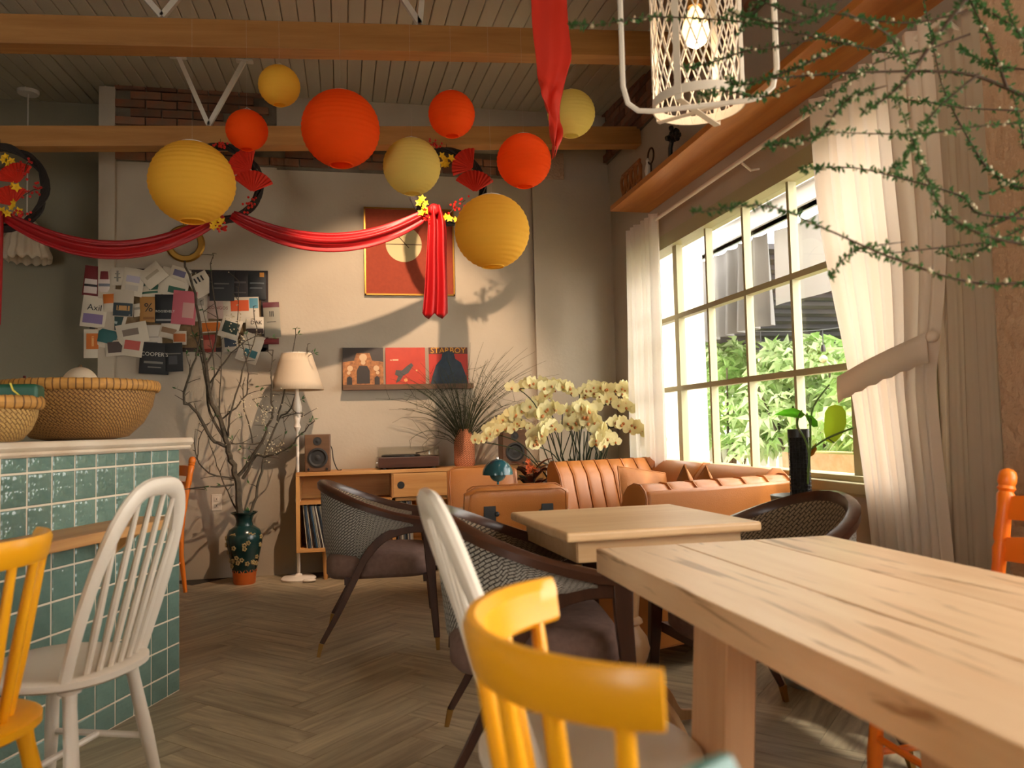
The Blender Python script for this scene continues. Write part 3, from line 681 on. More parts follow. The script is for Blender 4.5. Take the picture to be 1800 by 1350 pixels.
# records standing in the bays
spines = ['#d8d0c0', '#2c3440', '#4a5a6c', '#bdb4a4', '#6a4a3a', '#1e1e22', '#34506a', '#8a8478', '#a8a294', '#3a2a28', '#c8c2b2', '#556', '#28323c', '#7a7468']
spines = [c if len(c) == 7 else '#555566' for c in spines]
rec_me = {}
ORD = 'first second third fourth fifth sixth seventh eighth ninth tenth eleventh twelfth thirteenth fourteenth fifteenth sixteenth seventeenth eighteenth'.split()
SPN = 'cream navy slate greige brown black blue grey beige maroon ivory lead midnight taupe'.split()
def lp(x, z, lean, c, lab, group, h=.305):
    me = rec_me.get(c)
    if me is None: me = B().bb((-.0035, 0, 0), (.0035, .26, h)).mesh('record_sleeve', False); me.materials.append(plain('record_spine', c, .5)); rec_me[c] = me
    o = link(me, 'record_sleeve', None, None, (x, 5.945+rnd.random()*.02, z), (0, lean, 0)); tag(o, lab, 'record', group)
for i in range(18):
    lp(-.275+i*.0115, z0+th+.001, -radians(5+i*.55), spines[i % 14], '%s vinyl record, %s from the left in the leaning row of the console' % (SPN[i % 14], ORD[i]), 'records in the left bay')
for i in range(7):
    lp(.225+i*.0125, z0+th+.001, radians(2), spines[(i*5) % 14], '%s vinyl record, %s from the left beside the console divider' % (SPN[(i*5) % 14], ORD[i]), 'records by the divider')
for i in range(11):
    lp(.375+i*.0105, z0+th+.001, radians(-1.5), spines[(i*3+1) % 14], '%s vinyl record, %s from the left in the middle console bay' % (SPN[(i*3+1) % 14], ORD[i]), 'records in the middle bay')
# speakers
def speaker(name, lab, x, y, zt, w_, h_, rz=0):
    s = thing(name, lab, 'speaker', (x, y, zt), rz)
    B().bb((-w_/2, -.09, 0), (w_/2, .1, h_)).build('cabinet', M['walnutbox'], s, False, bevel=.006)
    B().lathe([(.073, 0), (.073, .006), (.06, .008), (.055, .002), (.02, -.008), (.022, .002), (.001, .008)], 32, (0, -.091, .1), Rx).build('woofer', M['speaker'], s)
    B().lathe([(.03, 0), (.03, .003), (.02, .002), (.012, .003), (.001, .008)], 24, (0, -.091, .222), Rx).build('tweeter', M['speaker'], s)
    for q in (-.065, .065): B().lathe([(.009, 0), (.009, .01), (.007, .012)], 14, (q, -.091, .018), Rx).build('knob', M['blackp'], s)
    return s
s1 = onY(559, 828, 6.05)
speaker('bookshelf_speaker', 'walnut bookshelf speaker at the left end of the console', s1.x, 6.08, .776, .183, .272)
B().tube(smooth_path([(.075, .1, .2), (.10, .09, .16), (.11, .06, .08), (.14, .03, .004), (.17, .02, .004)]), .004, 6).build('cable', M['blackp'], bpy.data.objects['bookshelf_speaker'])
s2 = onY(903, 815, 6.05)
speaker('bookshelf_speaker', 'walnut bookshelf speaker behind the teal lamp, half hidden by orchids', s2.x, 6.08, .776, .19, .272)
# turntable
a = onY(665, 826, 6.0); b = onY(771, 826, 6.0); tx = (a.x+b.x)/2; tw = b.x-a.x
tt = thing('record_player', 'walnut record player with clear dust cover on the console', 'record player', (tx, 6.08, .776))
B().bb((-tw/2, -.13, .012), (tw/2, .16, .088)).build('plinth', M['darkwoodx'], tt, False, bevel=.004)
for x in (-tw/2+.04, tw/2-.04):
    for y in (-.1, .13): B().lathe([(.02, 0), (.02, .013)], 14, (x, y, 0)).build('foot', M['blackp'], tt)
B().lathe([(.145, .088), (.145, .1), (.13, .104), (.01, .104)], 40, (-.05, .015, 0)).build('platter', M['black'], tt)
B().tube([(tw/2-.05, .1, .095), (tw/2-.05, .1, .125), (tw/2-.06, .06, .128), (.06, -.04, .112)], .005, 8).build('tonearm', M['chrome'], tt)
c = B(); h0, h1 = .09, .158
c.bb((-tw/2, -.131, h0), (tw/2, -.127, h1)); c.bb((-tw/2, .157, h0), (tw/2, .161, h1)); c.bb((-tw/2, -.131, h0), (-tw/2+.004, .16, h1)); c.bb((tw/2-.004, -.131, h0), (tw/2, .16, h1)); c.bb((-tw/2, -.131, h1), (tw/2, .161, h1+.004))
c.build('dust_cover', M['acrylic'], tt, False, bevel=.002)
B().tube([(-tw/2-.004, -.1, .05), (-tw/2-.012, -.1, .05), (-tw/2-.012, -.06, .05), (-tw/2-.004, -.06, .05)], .003, 6).build('latch', M['chrome'], tt)
# floor lamp
q = onZ(522, 1008, 0); Lx, Ly = q.x, 6.02
q = onY(522, 686, Ly); zb = q.z; Lx = q.x
fl_ = thing('floor_lamp', 'cream floor lamp with pleated shade left of the console', 'floor lamp', (Lx, Ly, 0))
B().lathe([(.12, 0), (.125, .015), (.11, .028), (.03, .035), (.014, .05)], 32).build('base', M['white'], fl_)
B().lathe([(.012, .05), (.012, .55), (.02, .57), (.012, .6), (.012, zb-.3), (.026, zb-.27), (.016, zb-.24), (.03, zb-.18), (.034, zb-.12), (.018, zb-.05), (.014, zb-.03), (.014, zb+.1)], 16).build('pole', M['white'], fl_)
rings = []
for r_, z in ((.188, 0), (.168, .06), (.145, .14), (.122, .21), (.104, .268)):
    rings.append([V(((r_+.0035*(j % 2))*cos(2*pi*j/112), (r_+.0035*(j % 2))*sin(2*pi*j/112), zb+z)) for j in range(112)])
B().loft(rings, True, False).build('shade', M['shade'], fl_, ang=180, solid=.002)
B().tube([(.105*cos(2*pi*j/32), .105*sin(2*pi*j/32), zb+.268) for j in range(33)], .004, 6).build('top_ring', M['white'], fl_)
B().ball((.08, -.12, .015), .03, 12, 6, (1.6, 1, .5)).build('foot_switch', M['white'], fl_)
# oval basketry vase with wispy twigs
q = onY(818, 825, 6.05)
vz = thing('basketry_vase', 'coral basketwork bottle vase on the console', 'vase', (q.x, 6.08, .776))
B().lathe([(.07, 0), (.08, .02), (.08, .15), (.076, .2), (.06, .245), (.045, .275), (.047, .285), (.035, .28), (.03, .2)], 28).build('body', weave('coral_weave', '#d98a62', '#8a4a2c', .022, .003), vz)
gr = B(); r2 = random.Random(3)
tw_ = thing('wispy_branches', 'spray of fine green twigs standing in the coral vase', 'branches', (q.x, 6.08, .99))
for i in range(120):
    ax = r2.gauss(-.1, 1.0); ay = r2.uniform(-.35, .3); L = r2.uniform(.45, 1.0)
    if ax < 0: L *= .82
    pts = []
    for j in range(9):
        u = j/8
        pts.append(V((sin(ax*u*.95)*L*u*.86 + r2.gauss(0, .008)*u, max(-.5, min(.12, ay*u*L*.6)), -.18 + .18*u*1.0 + L*u*cos(ax*u*.8)*.80 + r2.gauss(0, .006)*u)))
    gr.tube(pts, [.0032*(1-.75*k/8) for k in range(9)], 4, False)
    if i % 2 == 0:
        for k in range(3):
            p = pts[r2.randint(4, 7)]; d = V((r2.gauss(0, 1), -abs(r2.gauss(0, .4)), r2.uniform(.1, 1))).normalized(); L2 = r2.uniform(.05, .2)
            gr.tube([p, p+d*L2*.5, p+d*L2+V((0, 0, .02))], [.0018, .0012, .0006], 3, False)
gr.build('twigs', M['grassy'], tw_, True)['kind'] = 'stuff'
# vase with blossom branches on the floor
q = onZ(430, 1019, 0); q.y = min(q.y, 6.05); q = V((onY(430, 1019, 6.02).x, 6.02, 0))
vs_ = thing('floor_vase', 'dark green floor vase with painted flowers and orange foot', 'vase', q)
B().lathe([(.072, 0), (.076, .01), (.08, .06), (.082, .085)], 36).build('foot_band', M['vase_o'], vs_)
B().lathe([(.082, .085), (.098, .17), (.122, .28), (.124, .33), (.105, .38), (.062, .41), (.055, .44), (.062, .475), (.092, .5), (.094, .506), (.085, .506), (.05, .45)], 36).build('body', M['vase'], vs_)
pt = B(); r2 = random.Random(5)
for i in range(26):
    a_ = -pi/2 + r2.uniform(-1.3, 1.3); z = r2.uniform(.12, .36); R_ = .098+.026*max(0, min(1, (z-.17)/.11)) if z < .33 else .11
    for k in range(5):
        t_ = 2*pi*k/5; c_ = V((cos(a_)*R_, sin(a_)*R_, z)) + V((-sin(a_)*cos(t_)*.011, cos(a_)*cos(t_)*.011, sin(t_)*.011)); pt.ball(c_, .0075, 6, 4)
pt.build('painted_flowers', plain('flower_glaze', '#a08a5c', .35), vs_)['kind'] = 'stuff'
g0 = B()
for i in range(12):
    a_ = 2*pi*i/12; g0.tube([(cos(a_+t_*.4)*.081, sin(a_+t_*.4)*.081, .085+.03*t_*(1-t_)*3) for t_ in (0, .25, .5, .75, 1)], .005, 5)
g0.build('scallops', M['vase_o'], vs_)
br = thing('blossom_branches', 'tall bare blossom branches standing in the green floor vase', 'branches', (q.x, q.y, .4))
z7 = lambda p: (280+p[0]/2.25, 450+p[1]/2.25)
paths = [([(325, 1120), (318, 1035), (310, 900), (290, 830), (268, 750), (240, 650), (200, 560), (185, 440), (165, 330), (140, 150), (95, 20)], 11, 0),
 ([(268, 755), (205, 720), (150, 620), (97, 560), (125, 450), (150, 370), (165, 300)], 6, -.1), ([(310, 885), (360, 800), (400, 740), (440, 650), (450, 600), (443, 480), (452, 375)], 6, -.15),
 ([(330, 880), (380, 795), (430, 790), (500, 765), (560, 705), (615, 655)], 5, -.25), ([(340, 1080), (355, 1035), (390, 920), (420, 780), (470, 650), (520, 600), (560, 490), (603, 385)], 5, .05),
 ([(470, 650), (500, 500), (520, 420), (540, 290)], 3.2, -.05), ([(300, 880), (200, 860), (150, 800), (140, 690)], 3.2, -.2), ([(295, 908), (200, 915), (90, 922)], 3.4, -.3),
 ([(320, 1080), (310, 1025), (270, 930), (230, 830), (190, 710)], 3.2, .1), ([(268, 740), (200, 620), (180, 480), (160, 380), (128, 280)], 4.5, .1), ([(240, 650), (300, 600), (350, 530), (340, 400), (310, 260), (315, 100)], 3, -.1),
 ([(268, 720), (280, 640), (330, 450), (380, 320), (370, 200)], 3.5, -.15), ([(200, 500), (260, 420), (320, 350), (405, 310)], 3, -.2), ([(185, 440), (230, 300), (205, 60), (215, -10)], 3, .1),
 ([(370, 745), (330, 560), (340, 480)], 2.5, .1), ([(400, 740), (300, 745), (280, 735)], 2.5, -.2), ([(240, 640), (240, 500), (250, 330)], 2.5, .12), ([(450, 620), (420, 610), (370, 570)], 2, 0), ([(430, 780), (490, 740), (495, 640)], 2.2, .1),
 ([(480, 640), (560, 620), (560, 640)], 2.2, -.1), ([(200, 560), (215, 420), (160, 180)], 2.2, .05), ([(545, 520), (580, 420), (590, 350)], 2.2, -.1), ([(150, 800), (165, 700), (215, 640)], 2, 0)]
bk = B(); bu = B(); lf = B(); r2 = random.Random(11)
for P, wd, dy in paths:
    n_ = len(P); pts = []
    for i, p in enumerate(P):
        u = i/(n_-1); pts.append(onY(*z7(p), q.y + dy*u - (.0 if i else 0)))
    sp = smooth_path(pts, 4); N = len(sp); r0 = wd*.0024
    sp = [p + V((r2.gauss(0, .004), r2.gauss(0, .004), r2.gauss(0, .004))) for p in sp]
    bk.tube(sp, [r0*(1-.72*i/(N-1)) for i in range(N)], 7)
    for i in range(3, N):
        if r2.random() < .75 and wd < 10 or (i > N*.5 and r2.random() < .6):
            d = V((r2.gauss(0, 1), r2.gauss(0, .8), r2.uniform(-.2, 1))).normalized(); L = r2.choice((.015, .02, .03, .06, .12)) ; e = sp[i]+d*L
            bk.tube([sp[i], sp[i]+d*L*.5+V((0, 0, .003)), e], [.0032, .0024, .0014], 4, False)
            if r2.random() < .5: bu.ball(e, r2.uniform(.003, .005), 6, 4)
            elif r2.random() < .3:
                for k in range(3):
                    d2 = (d+V((r2.gauss(0, .6), r2.gauss(0, .6), r2.gauss(0, .5)))).normalized(); s_ = d2.orthogonal().normalized()*.006
                    lf.add([e, e+d2*.02+s_, e+d2*.04, e+d2*.02-s_], [(0, 1, 2, 3)])
for (cx_, cy_) in ((405, 640), (330, 600), (445, 760), (420, 590), (300, 250), (330, 345)):   # thicker clumps of blossom
    c_ = onY(*z7((cx_, cy_)), q.y-.12)
    for i in range(34): bu.ball(c_+V((r2.gauss(0, .04), r2.gauss(0, .04), r2.gauss(0, .05))), r2.uniform(.003, .0065), 5, 4)
bk.build('branch', M['bark'], br, world=True)
bu.build('buds', M['bud'], br, world=True)['kind'] = 'stuff'
lf.build('young_leaves', M['leaf'], br, world=True)['kind'] = 'stuff'
# ================================================================== counter
CA = atan2(-.93, -.366)
CT = thing('service_counter', 'teal tiled service counter with cream marble top and wood ledge', 'counter', (-.69, 3.61, 0), CA)
B().bb((0, -.62, 0), (2.6, -.001, 1.005)).build('counter_body', M['grout'], CT, False)
TW = .108
for c in range(22):
    for r in range(11):
        z1 = 1.002 - (.0 if r == 0 else .053+(r-1)*TW); z0 = 1.002-.053-r*TW+0.007
        x0 = (0 if c == 0 else .085+(c-1)*TW) + .0035; x1 = .085+c*TW-.0035
        z0 = max(z0, .004)
        if z1-z0 < .01: continue
        k = ('t', round(x1-x0, 3), round(z1-z0, 3))
        if k not in _txt:
            w_, h_ = x1-x0, z1-z0; b = B(); e = .003
            b.loft([[V((0, -.002, 0)), V((w_, -.002, 0)), V((w_, -.002, h_)), V((0, -.002, h_))], [V((0, .0005, 0)), V((w_, .0005, 0)), V((w_, .0005, h_)), V((0, .0005, h_))], [V((e, .003, e)), V((w_-e, .003, e)), V((w_-e, .003, h_-e)), V((e, .003, h_-e))]], True, True, flip=True)
            me = b.mesh('tile', False); me.materials.append(M['tile']); _txt[k] = me
        link(_txt[k], 'tile', None, CT, loc=(x0, 0, z0), rot=(rnd.uniform(-.006, .006), 0, rnd.uniform(-.006, .006)))
mt = B(); prof = [(-.64, 1.005), (.022, 1.005), (.028, 1.012), (.024, 1.02), (.034, 1.024), (.04, 1.034), (.036, 1.048), (.03, 1.053), (-.64, 1.053)]
mt.loft([[V((x, y, z)) for y, z in prof] for x in (-.045, 2.6)], True, True, flip=True); mt.build('marble_top', M['marble'], CT)
B().bb((.32, .006, .722), (2.4, .215, .757)).build('wood_ledge', M['oak'], CT, False, bevel=.003)
for x in (.5, 1.3, 2.1): B().prism([(0, 0), (.16, 0), (0, -.12)], x-.01, x+.01, Matrix(((0, 0, 1), (1, 0, 0), (0, 1, 0)))).build('ledge_bracket', M['oakz'], CT, False)
for o in kids(CT):
    if o.name.startswith('ledge_bracket'): o.location = (0, .006, .722)
# bowls of woven bamboo on the counter
def bowl(name, lab, c, R_, h, mat, rim):
    r = thing(name, lab, 'basket', c)
    prof = [(R_*.42, 0), (R_*.62, h*.05), (R_*.82, h*.3), (R_*.94, h*.6), (R_*.985, h*.93), (R_*.955, h*.93), (R_*.9, h*.6), (R_*.78, h*.32), (R_*.56, h*.09), (.001, h*.06)]
    B().lathe(prof, 48).build('woven_body', mat, r)
    n_ = 96; B().loft([[V(((R_*1.0+(.011+.0022*(j % 2))*cos(a_))*cos(2*pi*j/n_), (R_*1.0+(.011+.0022*(j % 2))*cos(a_))*sin(2*pi*j/n_), h*.96+(.02+.002*(j % 2))*sin(a_))) for j in range(n_)] for a_ in [2*pi*k/10 for k in range(11)]], True, False, flip=True).build('bound_rim', rim, r, ang=80)
    return r
def on_counter(px, x_local):   # point on the counter top seen at pixel column px
    return None
u_ = V((-.366, -.93, 0)); n_v = V((.93, -.366, 0)); cor = V((-.69, 3.61, 1.053))
bp = onY(142, 768, 3.25); bp = V((bp.x, 3.25, 1.054))
bowl('bamboo_basket', 'large brown woven bamboo basket bowl on the counter', bp, .262, .205, M['wicker'], M['boundrim'])
sp_ = onY(-12, 765, 2.72); sp_ = V((sp_.x, 2.72, 1.054))
bowl('bamboo_basket', 'small pale woven basket at the left edge of the counter', sp_, .125, .125, M['wicker2'], M['boundrim'])
gb = thing('wrapped_cake', 'dark green leaf wrapped cake with yellow ties on the small basket', 'cake', (sp_.x, sp_.y, 1.176), radians(8))
B().bb((-.13, -.05, 0), (.128, .06, .055)).build('wrapped_body', M['green_box'], gb, True, bevel=.012, seg=3)
for x in (.02, .075): B().tube([(x-.02, -.052, .057), (x-.012, -.053, .035), (x+.006, -.0525, .018), (x+.0, -.052, -.001)], .0028, 5).build('yellow_tie', M['yellow_tie'], gb)
B().ball((-.12, 0, .075), .05, 10, 6, (1.2, .8, .5)).build('straw_bow', M['wickerrim'], gb)
dl = onY(140, 672, 3.05); dm = thing('table_lamp', 'white ribbed dome lamp standing on the counter behind the big basket', 'lamp', V((dl.x*3.72/3.05, 3.72, 1.054)))
dm.location = onY(141, 700, 3.62); dm.location.z = 1.054
hz = onY(141, 690, 3.62).z - 1.054; tz = onY(141, 646, 3.62).z-1.054; rad = (onY(174, 672, 3.62).x-onY(110, 672, 3.62).x)/2*1.03
rings = []
for k in range(9):
    a_ = k/8*pi/2; rings.append([V(((rad*cos(a_)+.004*(j % 2))*cos(2*pi*j/56)+0, (rad*cos(a_)+.004*(j % 2))*sin(2*pi*j/56), hz+(tz-hz)*sin(a_)**.9)) for j in range(56)])
B().loft(rings, True, False).build('shade', M['shade'], dm, ang=180, solid=.002)
B().lathe([(.06, 0), (.06, .012), (.012, .02), (.012, hz+.03)], 20).build('base', M['white'], dm)
B().lathe([(.008, 0), (.01, .008), (.004, .016)], 14, (0, 0, tz-.004)).build('cap', M['chrome'], dm)
bj = onY(73, 668, 3.45); by = thing('berry_sprig', 'dark red dried berry sprigs rising behind the large basket', 'berries', V((bj.x, 3.5, 1.054)))
sg = B(); be = B(); r2 = random.Random(2); zt_ = bj.z-1.054
for x in (-.05, -.02, .05, .08):
    e = V((x*1.3, 0, zt_-.01+r2.uniform(-.008, .008))); sg.tube([(0, .02, 0), (x*.6, .0, zt_*.5), e], .003, 4)
    for k in range(6): be.ball(e+V((r2.gauss(0, .014), r2.gauss(0, .01), r2.gauss(0, .008))), .0065, 6, 4)
sg.build('stem', M['brown_twig'], by); be.build('berries', M['darkberry'], by)['kind'] = 'stuff'

# ================================================================== chairs
def legs4(r, mat, zt, top, foot, rr=(.013, .019, .0125), name='leg'):
    for sx in (1, -1):
        for sy in (1, -1):
            a_ = V((sx*top[0], sy*top[1], zt)); b_ = V((sx*foot[0], sy*foot[1], 0))
            B().tube([a_, a_.lerp(b_, .12), a_.lerp(b_, .5), b_], [rr[0]*1.25, rr[0]*1.05, rr[1], rr[2]], 12).build(name, mat, r)
def leg_pt(sx, sy, zt, top, foot, f): return V((sx*top[0], sy*top[1], zt)).lerp(V((sx*foot[0], sy*foot[1], 0)), f)
def superel(rx, ry, n, p=2.6, cx=0):
    out = []
    for i in range(n):
        a_ = 2*pi*i/n; c, s = cos(a_), sin(a_); out.append((cx+rx*(abs(c)**(2/p))*(1 if c >= 0 else -1), ry*(abs(s)**(2/p))*(1 if s >= 0 else -1)))
    return out
def seat_mesh(rx, ry, z0, z1, p=2.6, cx=0):
    b = B(); e = .012; q = superel(rx, ry, 40, p, cx); qi = superel(rx-e, ry-e, 40, p, cx); qd = superel(rx*.6, ry*.6, 40, 2, cx)
    b.loft([[V((x, y, z0)) for x, y in qi], [V((x, y, z0+e*.6)) for x, y in q], [V((x, y, z1-e*.5)) for x, y in q], [V((x, y, z1)) for x, y in qi], [V((x, y, z1-.008)) for x, y in qd]]); return b
def windsor(lab):
    r = thing('spindle_chair', lab, 'chair'); m = M['white']
    seat_mesh(.205, .205, .425, .455, 2.5).build('seat', m, r)
    W2, Hh = .175, .475
    def hoop(a_):   # a_ from -90 to 90 degrees
        s, c = sin(a_), max(cos(a_), 0); y = W2*(1 if s >= 0 else -1)*abs(s)**.62; h = Hh*c**.85
        return V((-.135-.16*(h/Hh)**1.05 + .05*(abs(s) > .985)*0, y*(1-.12*(1-h/Hh)**2)*1.0, .452+h))
    pts = [hoop(-pi/2+pi*i/36) for i in range(37)]
    b = B(); b.tube(pts, [.017+.006*sin(pi*i/36) for i in range(37)], 10, True, (.75, 1.15), up=(1, 0, 0)); b.build('hoop_back', m, r)
    for k in range(6):
        y = -.115+.23*k/5; ys = y*.86
        # find the hoop height at this y
        best = min((pts[i] for i in range(37)), key=lambda p: abs(p.y-y*1.12)); 
        top = V((best.x, y*1.12, best.z-.004)); bot = V((-.15-.012*(1-(y/.12)**2), ys, .45))
        B().tube([bot, bot.lerp(top, .35), top], [.0085, .0105, .0065], 8).build('spindle', m, r)
    T, F = (.12, .12), (.185, .18); legs4(r, m, .43, T, F, (.016, .019, .0125))
    for sy in (1, -1): B().tube([leg_pt(1, sy, .43, T, F, .52), leg_pt(-1, sy, .43, T, F, .52)], .0095, 8).build('stretcher', m, r)
    B().tube([(leg_pt(1, 1, .43, T, F, .52)+leg_pt(-1, 1, .43, T, F, .52))/2, (leg_pt(1, -1, .43, T, F, .52)+leg_pt(-1, -1, .43, T, F, .52))/2], .0095, 8).build('stretcher', m, r)
    for sx in (1, -1):
        for sy in (1, -1): B().lathe([(.028, .412), (.03, .418), (.03, .428)], 14, (sx*.12, sy*.12, 0)).build('leg_collar', m, r)
    return r
def combchair(lab, mat, rx=.235):
    r = thing('comb_back_chair', lab, 'chair')
    seat_mesh(.2, .205, .425, .455, 2.3).build('seat', mat, r)
    cx, A, zt = .035, radians(64), .85
    ring = []; n_ = 28
    for i in range(n_+1):
        a_ = pi - A + 2*A*i/n_; u = abs(i/n_*2-1); hh = .06*(1-.06*u**4); t_ = .0115
        rr = rx; lean = .012; rows = []
        for (dr, z) in ((-t_, zt-hh+.006), (-t_-.0, zt-hh*.5), (-t_-.002, zt-.012), (-t_*.4, zt), (t_*.4, zt), (t_, zt-.012), (t_, zt-hh*.5), (t_-.001, zt-hh+.006), (t_*.5, zt-hh), (-t_*.5, zt-hh)):
            q = rr+dr+(z-zt+hh)*.18
            if i in (0, n_): q = rr+dr*.72+(z-zt+hh)*.18
            rows.append(V((cx+q*cos(a_), q*sin(a_), z)))
        ring.append(rows)
    B().loft(ring, True, True, flip=True).build('crest_rail', mat, r)
    for k in range(7):
        a_ = pi - A*.86 + 2*A*.86*k/6
        bot = V((cx-.01+.165*cos(a_), .165*sin(a_), .45)); top = V((cx+rx*cos(a_), rx*sin(a_), zt-.053))
        B().tube([bot, bot.lerp(top, .4), top], [.0105, .0125, .0095], 10).build('spindle', mat, r)
    T, F = (.12, .12), (.185, .18); legs4(r, mat, .43, T, F, (.017, .02, .0135))
    for sy in (1, -1): B().tube([leg_pt(1, sy, .43, T, F, .55), leg_pt(-1, sy, .43, T, F, .55)], .0095, 8).build('stretcher', mat, r)
    B().tube([(leg_pt(1, 1, .43, T, F, .55)+leg_pt(-1, 1, .43, T, F, .55))/2, (leg_pt(1, -1, .43, T, F, .55)+leg_pt(-1, -1, .43, T, F, .55))/2], .0095, 8).build('stretcher', mat, r)
    return r
def ladderchair(lab):
    r = thing('ladder_back_chair', lab, 'chair'); m = M['orange']
    seat_mesh(.2, .2, .43, .458, 6).build('seat', m, r)
    for sy in (1, -1):
        def Q(z): return V((-.185-.09*max(0, (z-.45)/.5), sy*.19, z))
        prof = [(0, .013), (.25, .018), (.42, .02), (.5, .02), (.53, .017), (.56, .02), (.66, .017), (.7, .021), (.715, .016), (.73, .021), (.80, .019), (.845, .023), (.853, .018), (.861, .024), (.869, .02), (.878, .0235), (.895, .0235), (.907, .02), (.913, .012), (.916, .002)]
        B().tube([Q(z) if z > 0 else V((-.21, sy*.2, 0)) for z, _ in prof], [q for _, q in prof], 14).build('back_post', m, r)
        B().tube([(.16, sy*.165, .43), (.165, sy*.168, .36), (.17, sy*.172, .34), (.18, sy*.18, .2), (.19, sy*.19, 0)], [.017, .02, .015, .02, .013], 12).build('leg', m, r)
        B().tube([(-.2, sy*.195, .2), (.18, sy*.18, .2)], .0095, 8).build('stretcher', m, r)
    for z in (.58, .70, .81):
        B().loft([[V((-.185-.09*(zz-.45)/.5-.03*(1-(y/.19)**2)+dx, y, zz)) for dx, zz in ((-.008, z-.03), (.008, z-.03), (.008, z+.03+.012*(1-(y/.19)**2)), (-.008, z+.03+.012*(1-(y/.19)**2)))] for y in [-.185+.37*i/10 for i in range(11)]]).build('ladder_rail', m, r)
    B().tube([(.178, -.18, .24), (.178, .18, .24)], .0095, 8).build('stretcher', m, r)
    return r
def armchair(lab):
    r = thing('barrel_armchair', lab, 'armchair'); dw = M['darkwood']
    P = []      # plan path, front right -> back -> front left
    for x in (.26, .17, .08, 0): P.append((x, -.29))
    for i in range(1, 16): a_ = -pi/2 - pi*i/16; P.append((-.0+.29*cos(a_), .29*sin(a_)))
    for x in (0, .08, .17, .26): P.append((x, .29))
    N = len(P)
    def nrm(i):
        a_ = V((*P[max(i-1, 0)], 0)); b_ = V((*P[min(i+1, N-1)], 0)); t_ = (b_-a_).normalized(); return V((-t_.y, t_.x, 0))
    def s01(x, a_, b_): return max(0, min(1, (x-a_)/(b_-a_)))
    ztop = [.60+.185*s01(.26-x, 0, .55)**1.5 for x, y in P]
    zbot = [.405 if x < -.10 else (.405+.14*((x+.10)/.13)**.85 if x < .03 else (.545+.037*(x-.03)/.13 if x < .16 else .582)) for x, y in P]
    # orientation: make the normal point outward
    sg_ = 1 if nrm(N//2).x < 0 else -1
    shell = []; inner = []
    for i in range(1, N-1):
        n_ = nrm(i)*sg_; p = V((*P[i], 0)); k = .035*(1-s01(P[i][0], -.1, .2))
        def at(off, z): return p + n_*(off - k*(ztop[i]-z)/.4) + V((0, 0, z))
        zm = (ztop[i]+zbot[i])/2
        shell.append([at(-.006, zbot[i]), at(.014, zbot[i]+.01), at(.018, zm), at(.010, ztop[i]-.002)])
        inner.append([at(.010, ztop[i]-.002), at(-.022, ztop[i]-.004), at(-.042, zm), at(-.036, zbot[i]+.02), at(-.006, zbot[i])])
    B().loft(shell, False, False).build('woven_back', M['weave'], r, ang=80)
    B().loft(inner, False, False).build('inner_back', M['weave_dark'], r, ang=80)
    en = B()
    for q in (0, -1): en.add(shell[q]+inner[q][1:4], [tuple(range(7))])
    en.build('back_end', M['weave'], r, False)
    pi_ = B()
    pi_.tube([s[0]+V((0, 0, .004)) for s in shell], .006, 6); pi_.build('piping', M['weave'], r)
    rail = []
    for i in range(N):
        n_ = nrm(i)*sg_; p = V((*P[i], ztop[i])); w_ = .021; h_ = .031
        rail.append([p+n_*(w_+.002)+V((0, 0, -.006)), p+n_*(w_+.004)+V((0, 0, h_*.6)), p+n_*(w_*.5)+V((0, 0, h_)), p-n_*(w_*.6)+V((0, 0, h_)), p-n_*w_+V((0, 0, h_*.6)), p-n_*w_+V((0, 0, -.008))])
    B().loft(rail, True, True).build('top_rail', M['darkwoodx'], r, ang=50)
    s = B(); q0 = superel(.245, .262, 40, 5, .0); q1 = superel(.262, .275, 40, 5, 0)
    s.loft([[V((x, y, .345)) for x, y in q0], [V((x, y, .365)) for x, y in q1], [V((x, y, .425)) for x, y in q1], [V((x, y, .455)) for x, y in q0], [V((x*.7, y*.7, .468)) for x, y in q0], [V((x*.2, y*.2, .47)) for x, y in q0]]); s.build('seat', M['mauve'], r, ang=70)
    for sy in (1, -1):
        y = .292*sy
        B().loft([[V((x+dx*w_, y+dy*.016+oy, z)) for dx, dy in ((-1, -1), (1, -1), (1, 1), (-1, 1))] for x, z, w_, oy in ((.245, .605, .03, 0), (.245, .5, .026, .002*sy), (.258, .3, .02, .01*sy), (.275, .06, .015, .022*sy))]).build('leg', dw, r, bevel=.004)
        c_ = smooth_path([(.235, y, .585), (.14, y, .582), (.03, y, .545), (-.055, y+.003*sy, .46), (-.115, y+.006*sy, .35), (-.19, y+.014*sy, .2), (-.27, y+.024*sy, .06)], 4)
        ws = [.03-.016*(i/(len(c_)-1))**1.3 for i in range(len(c_))]
        B().tube(c_, ws, 4, True, (1.15, .62), up=(0, 0, 1), ph=.5).build('leg', dw, r, bevel=.003)
        for fx, k in ((.2795, .004), (-.2845, -.02)):
            B().tube([(fx+(-.003 if k > 0 else .0145), y+.022*sy, .062), (fx, y+.025*sy, 0)], [.016, .0115], 4, ph=.5).build('foot_cap', M['brass'], r, False)
    for sx, y0_ in ((.23, .27), (-.15, .27)): B().bb((sx-.014, -y0_, .32), (sx+.014, y0_, .355)).build('seat_rail', dw, r, False)
    return r
def place(o, x, y, rz): o.location = (x, y, 0); o.rotation_euler = (0, 0, rz); return o
w1 = windsor('white hoop back spindle chair facing the teal tiled counter'); place(w1, -.765, 2.42, radians(158.5))
w2 = dup(w1, (.447, 1.50, 0), radians(2.5), 'white hoop back spindle chair pulled up to the big table, seen edge on')
y1_ = combchair('yellow comb back chair at the big table in front', M['yellow']); place(y1_, .345, .875, radians(-2))
y2_ = dup(y1_, (-.875, 1.95, 0), radians(158.5), 'yellow comb back chair beside the counter at the left edge')
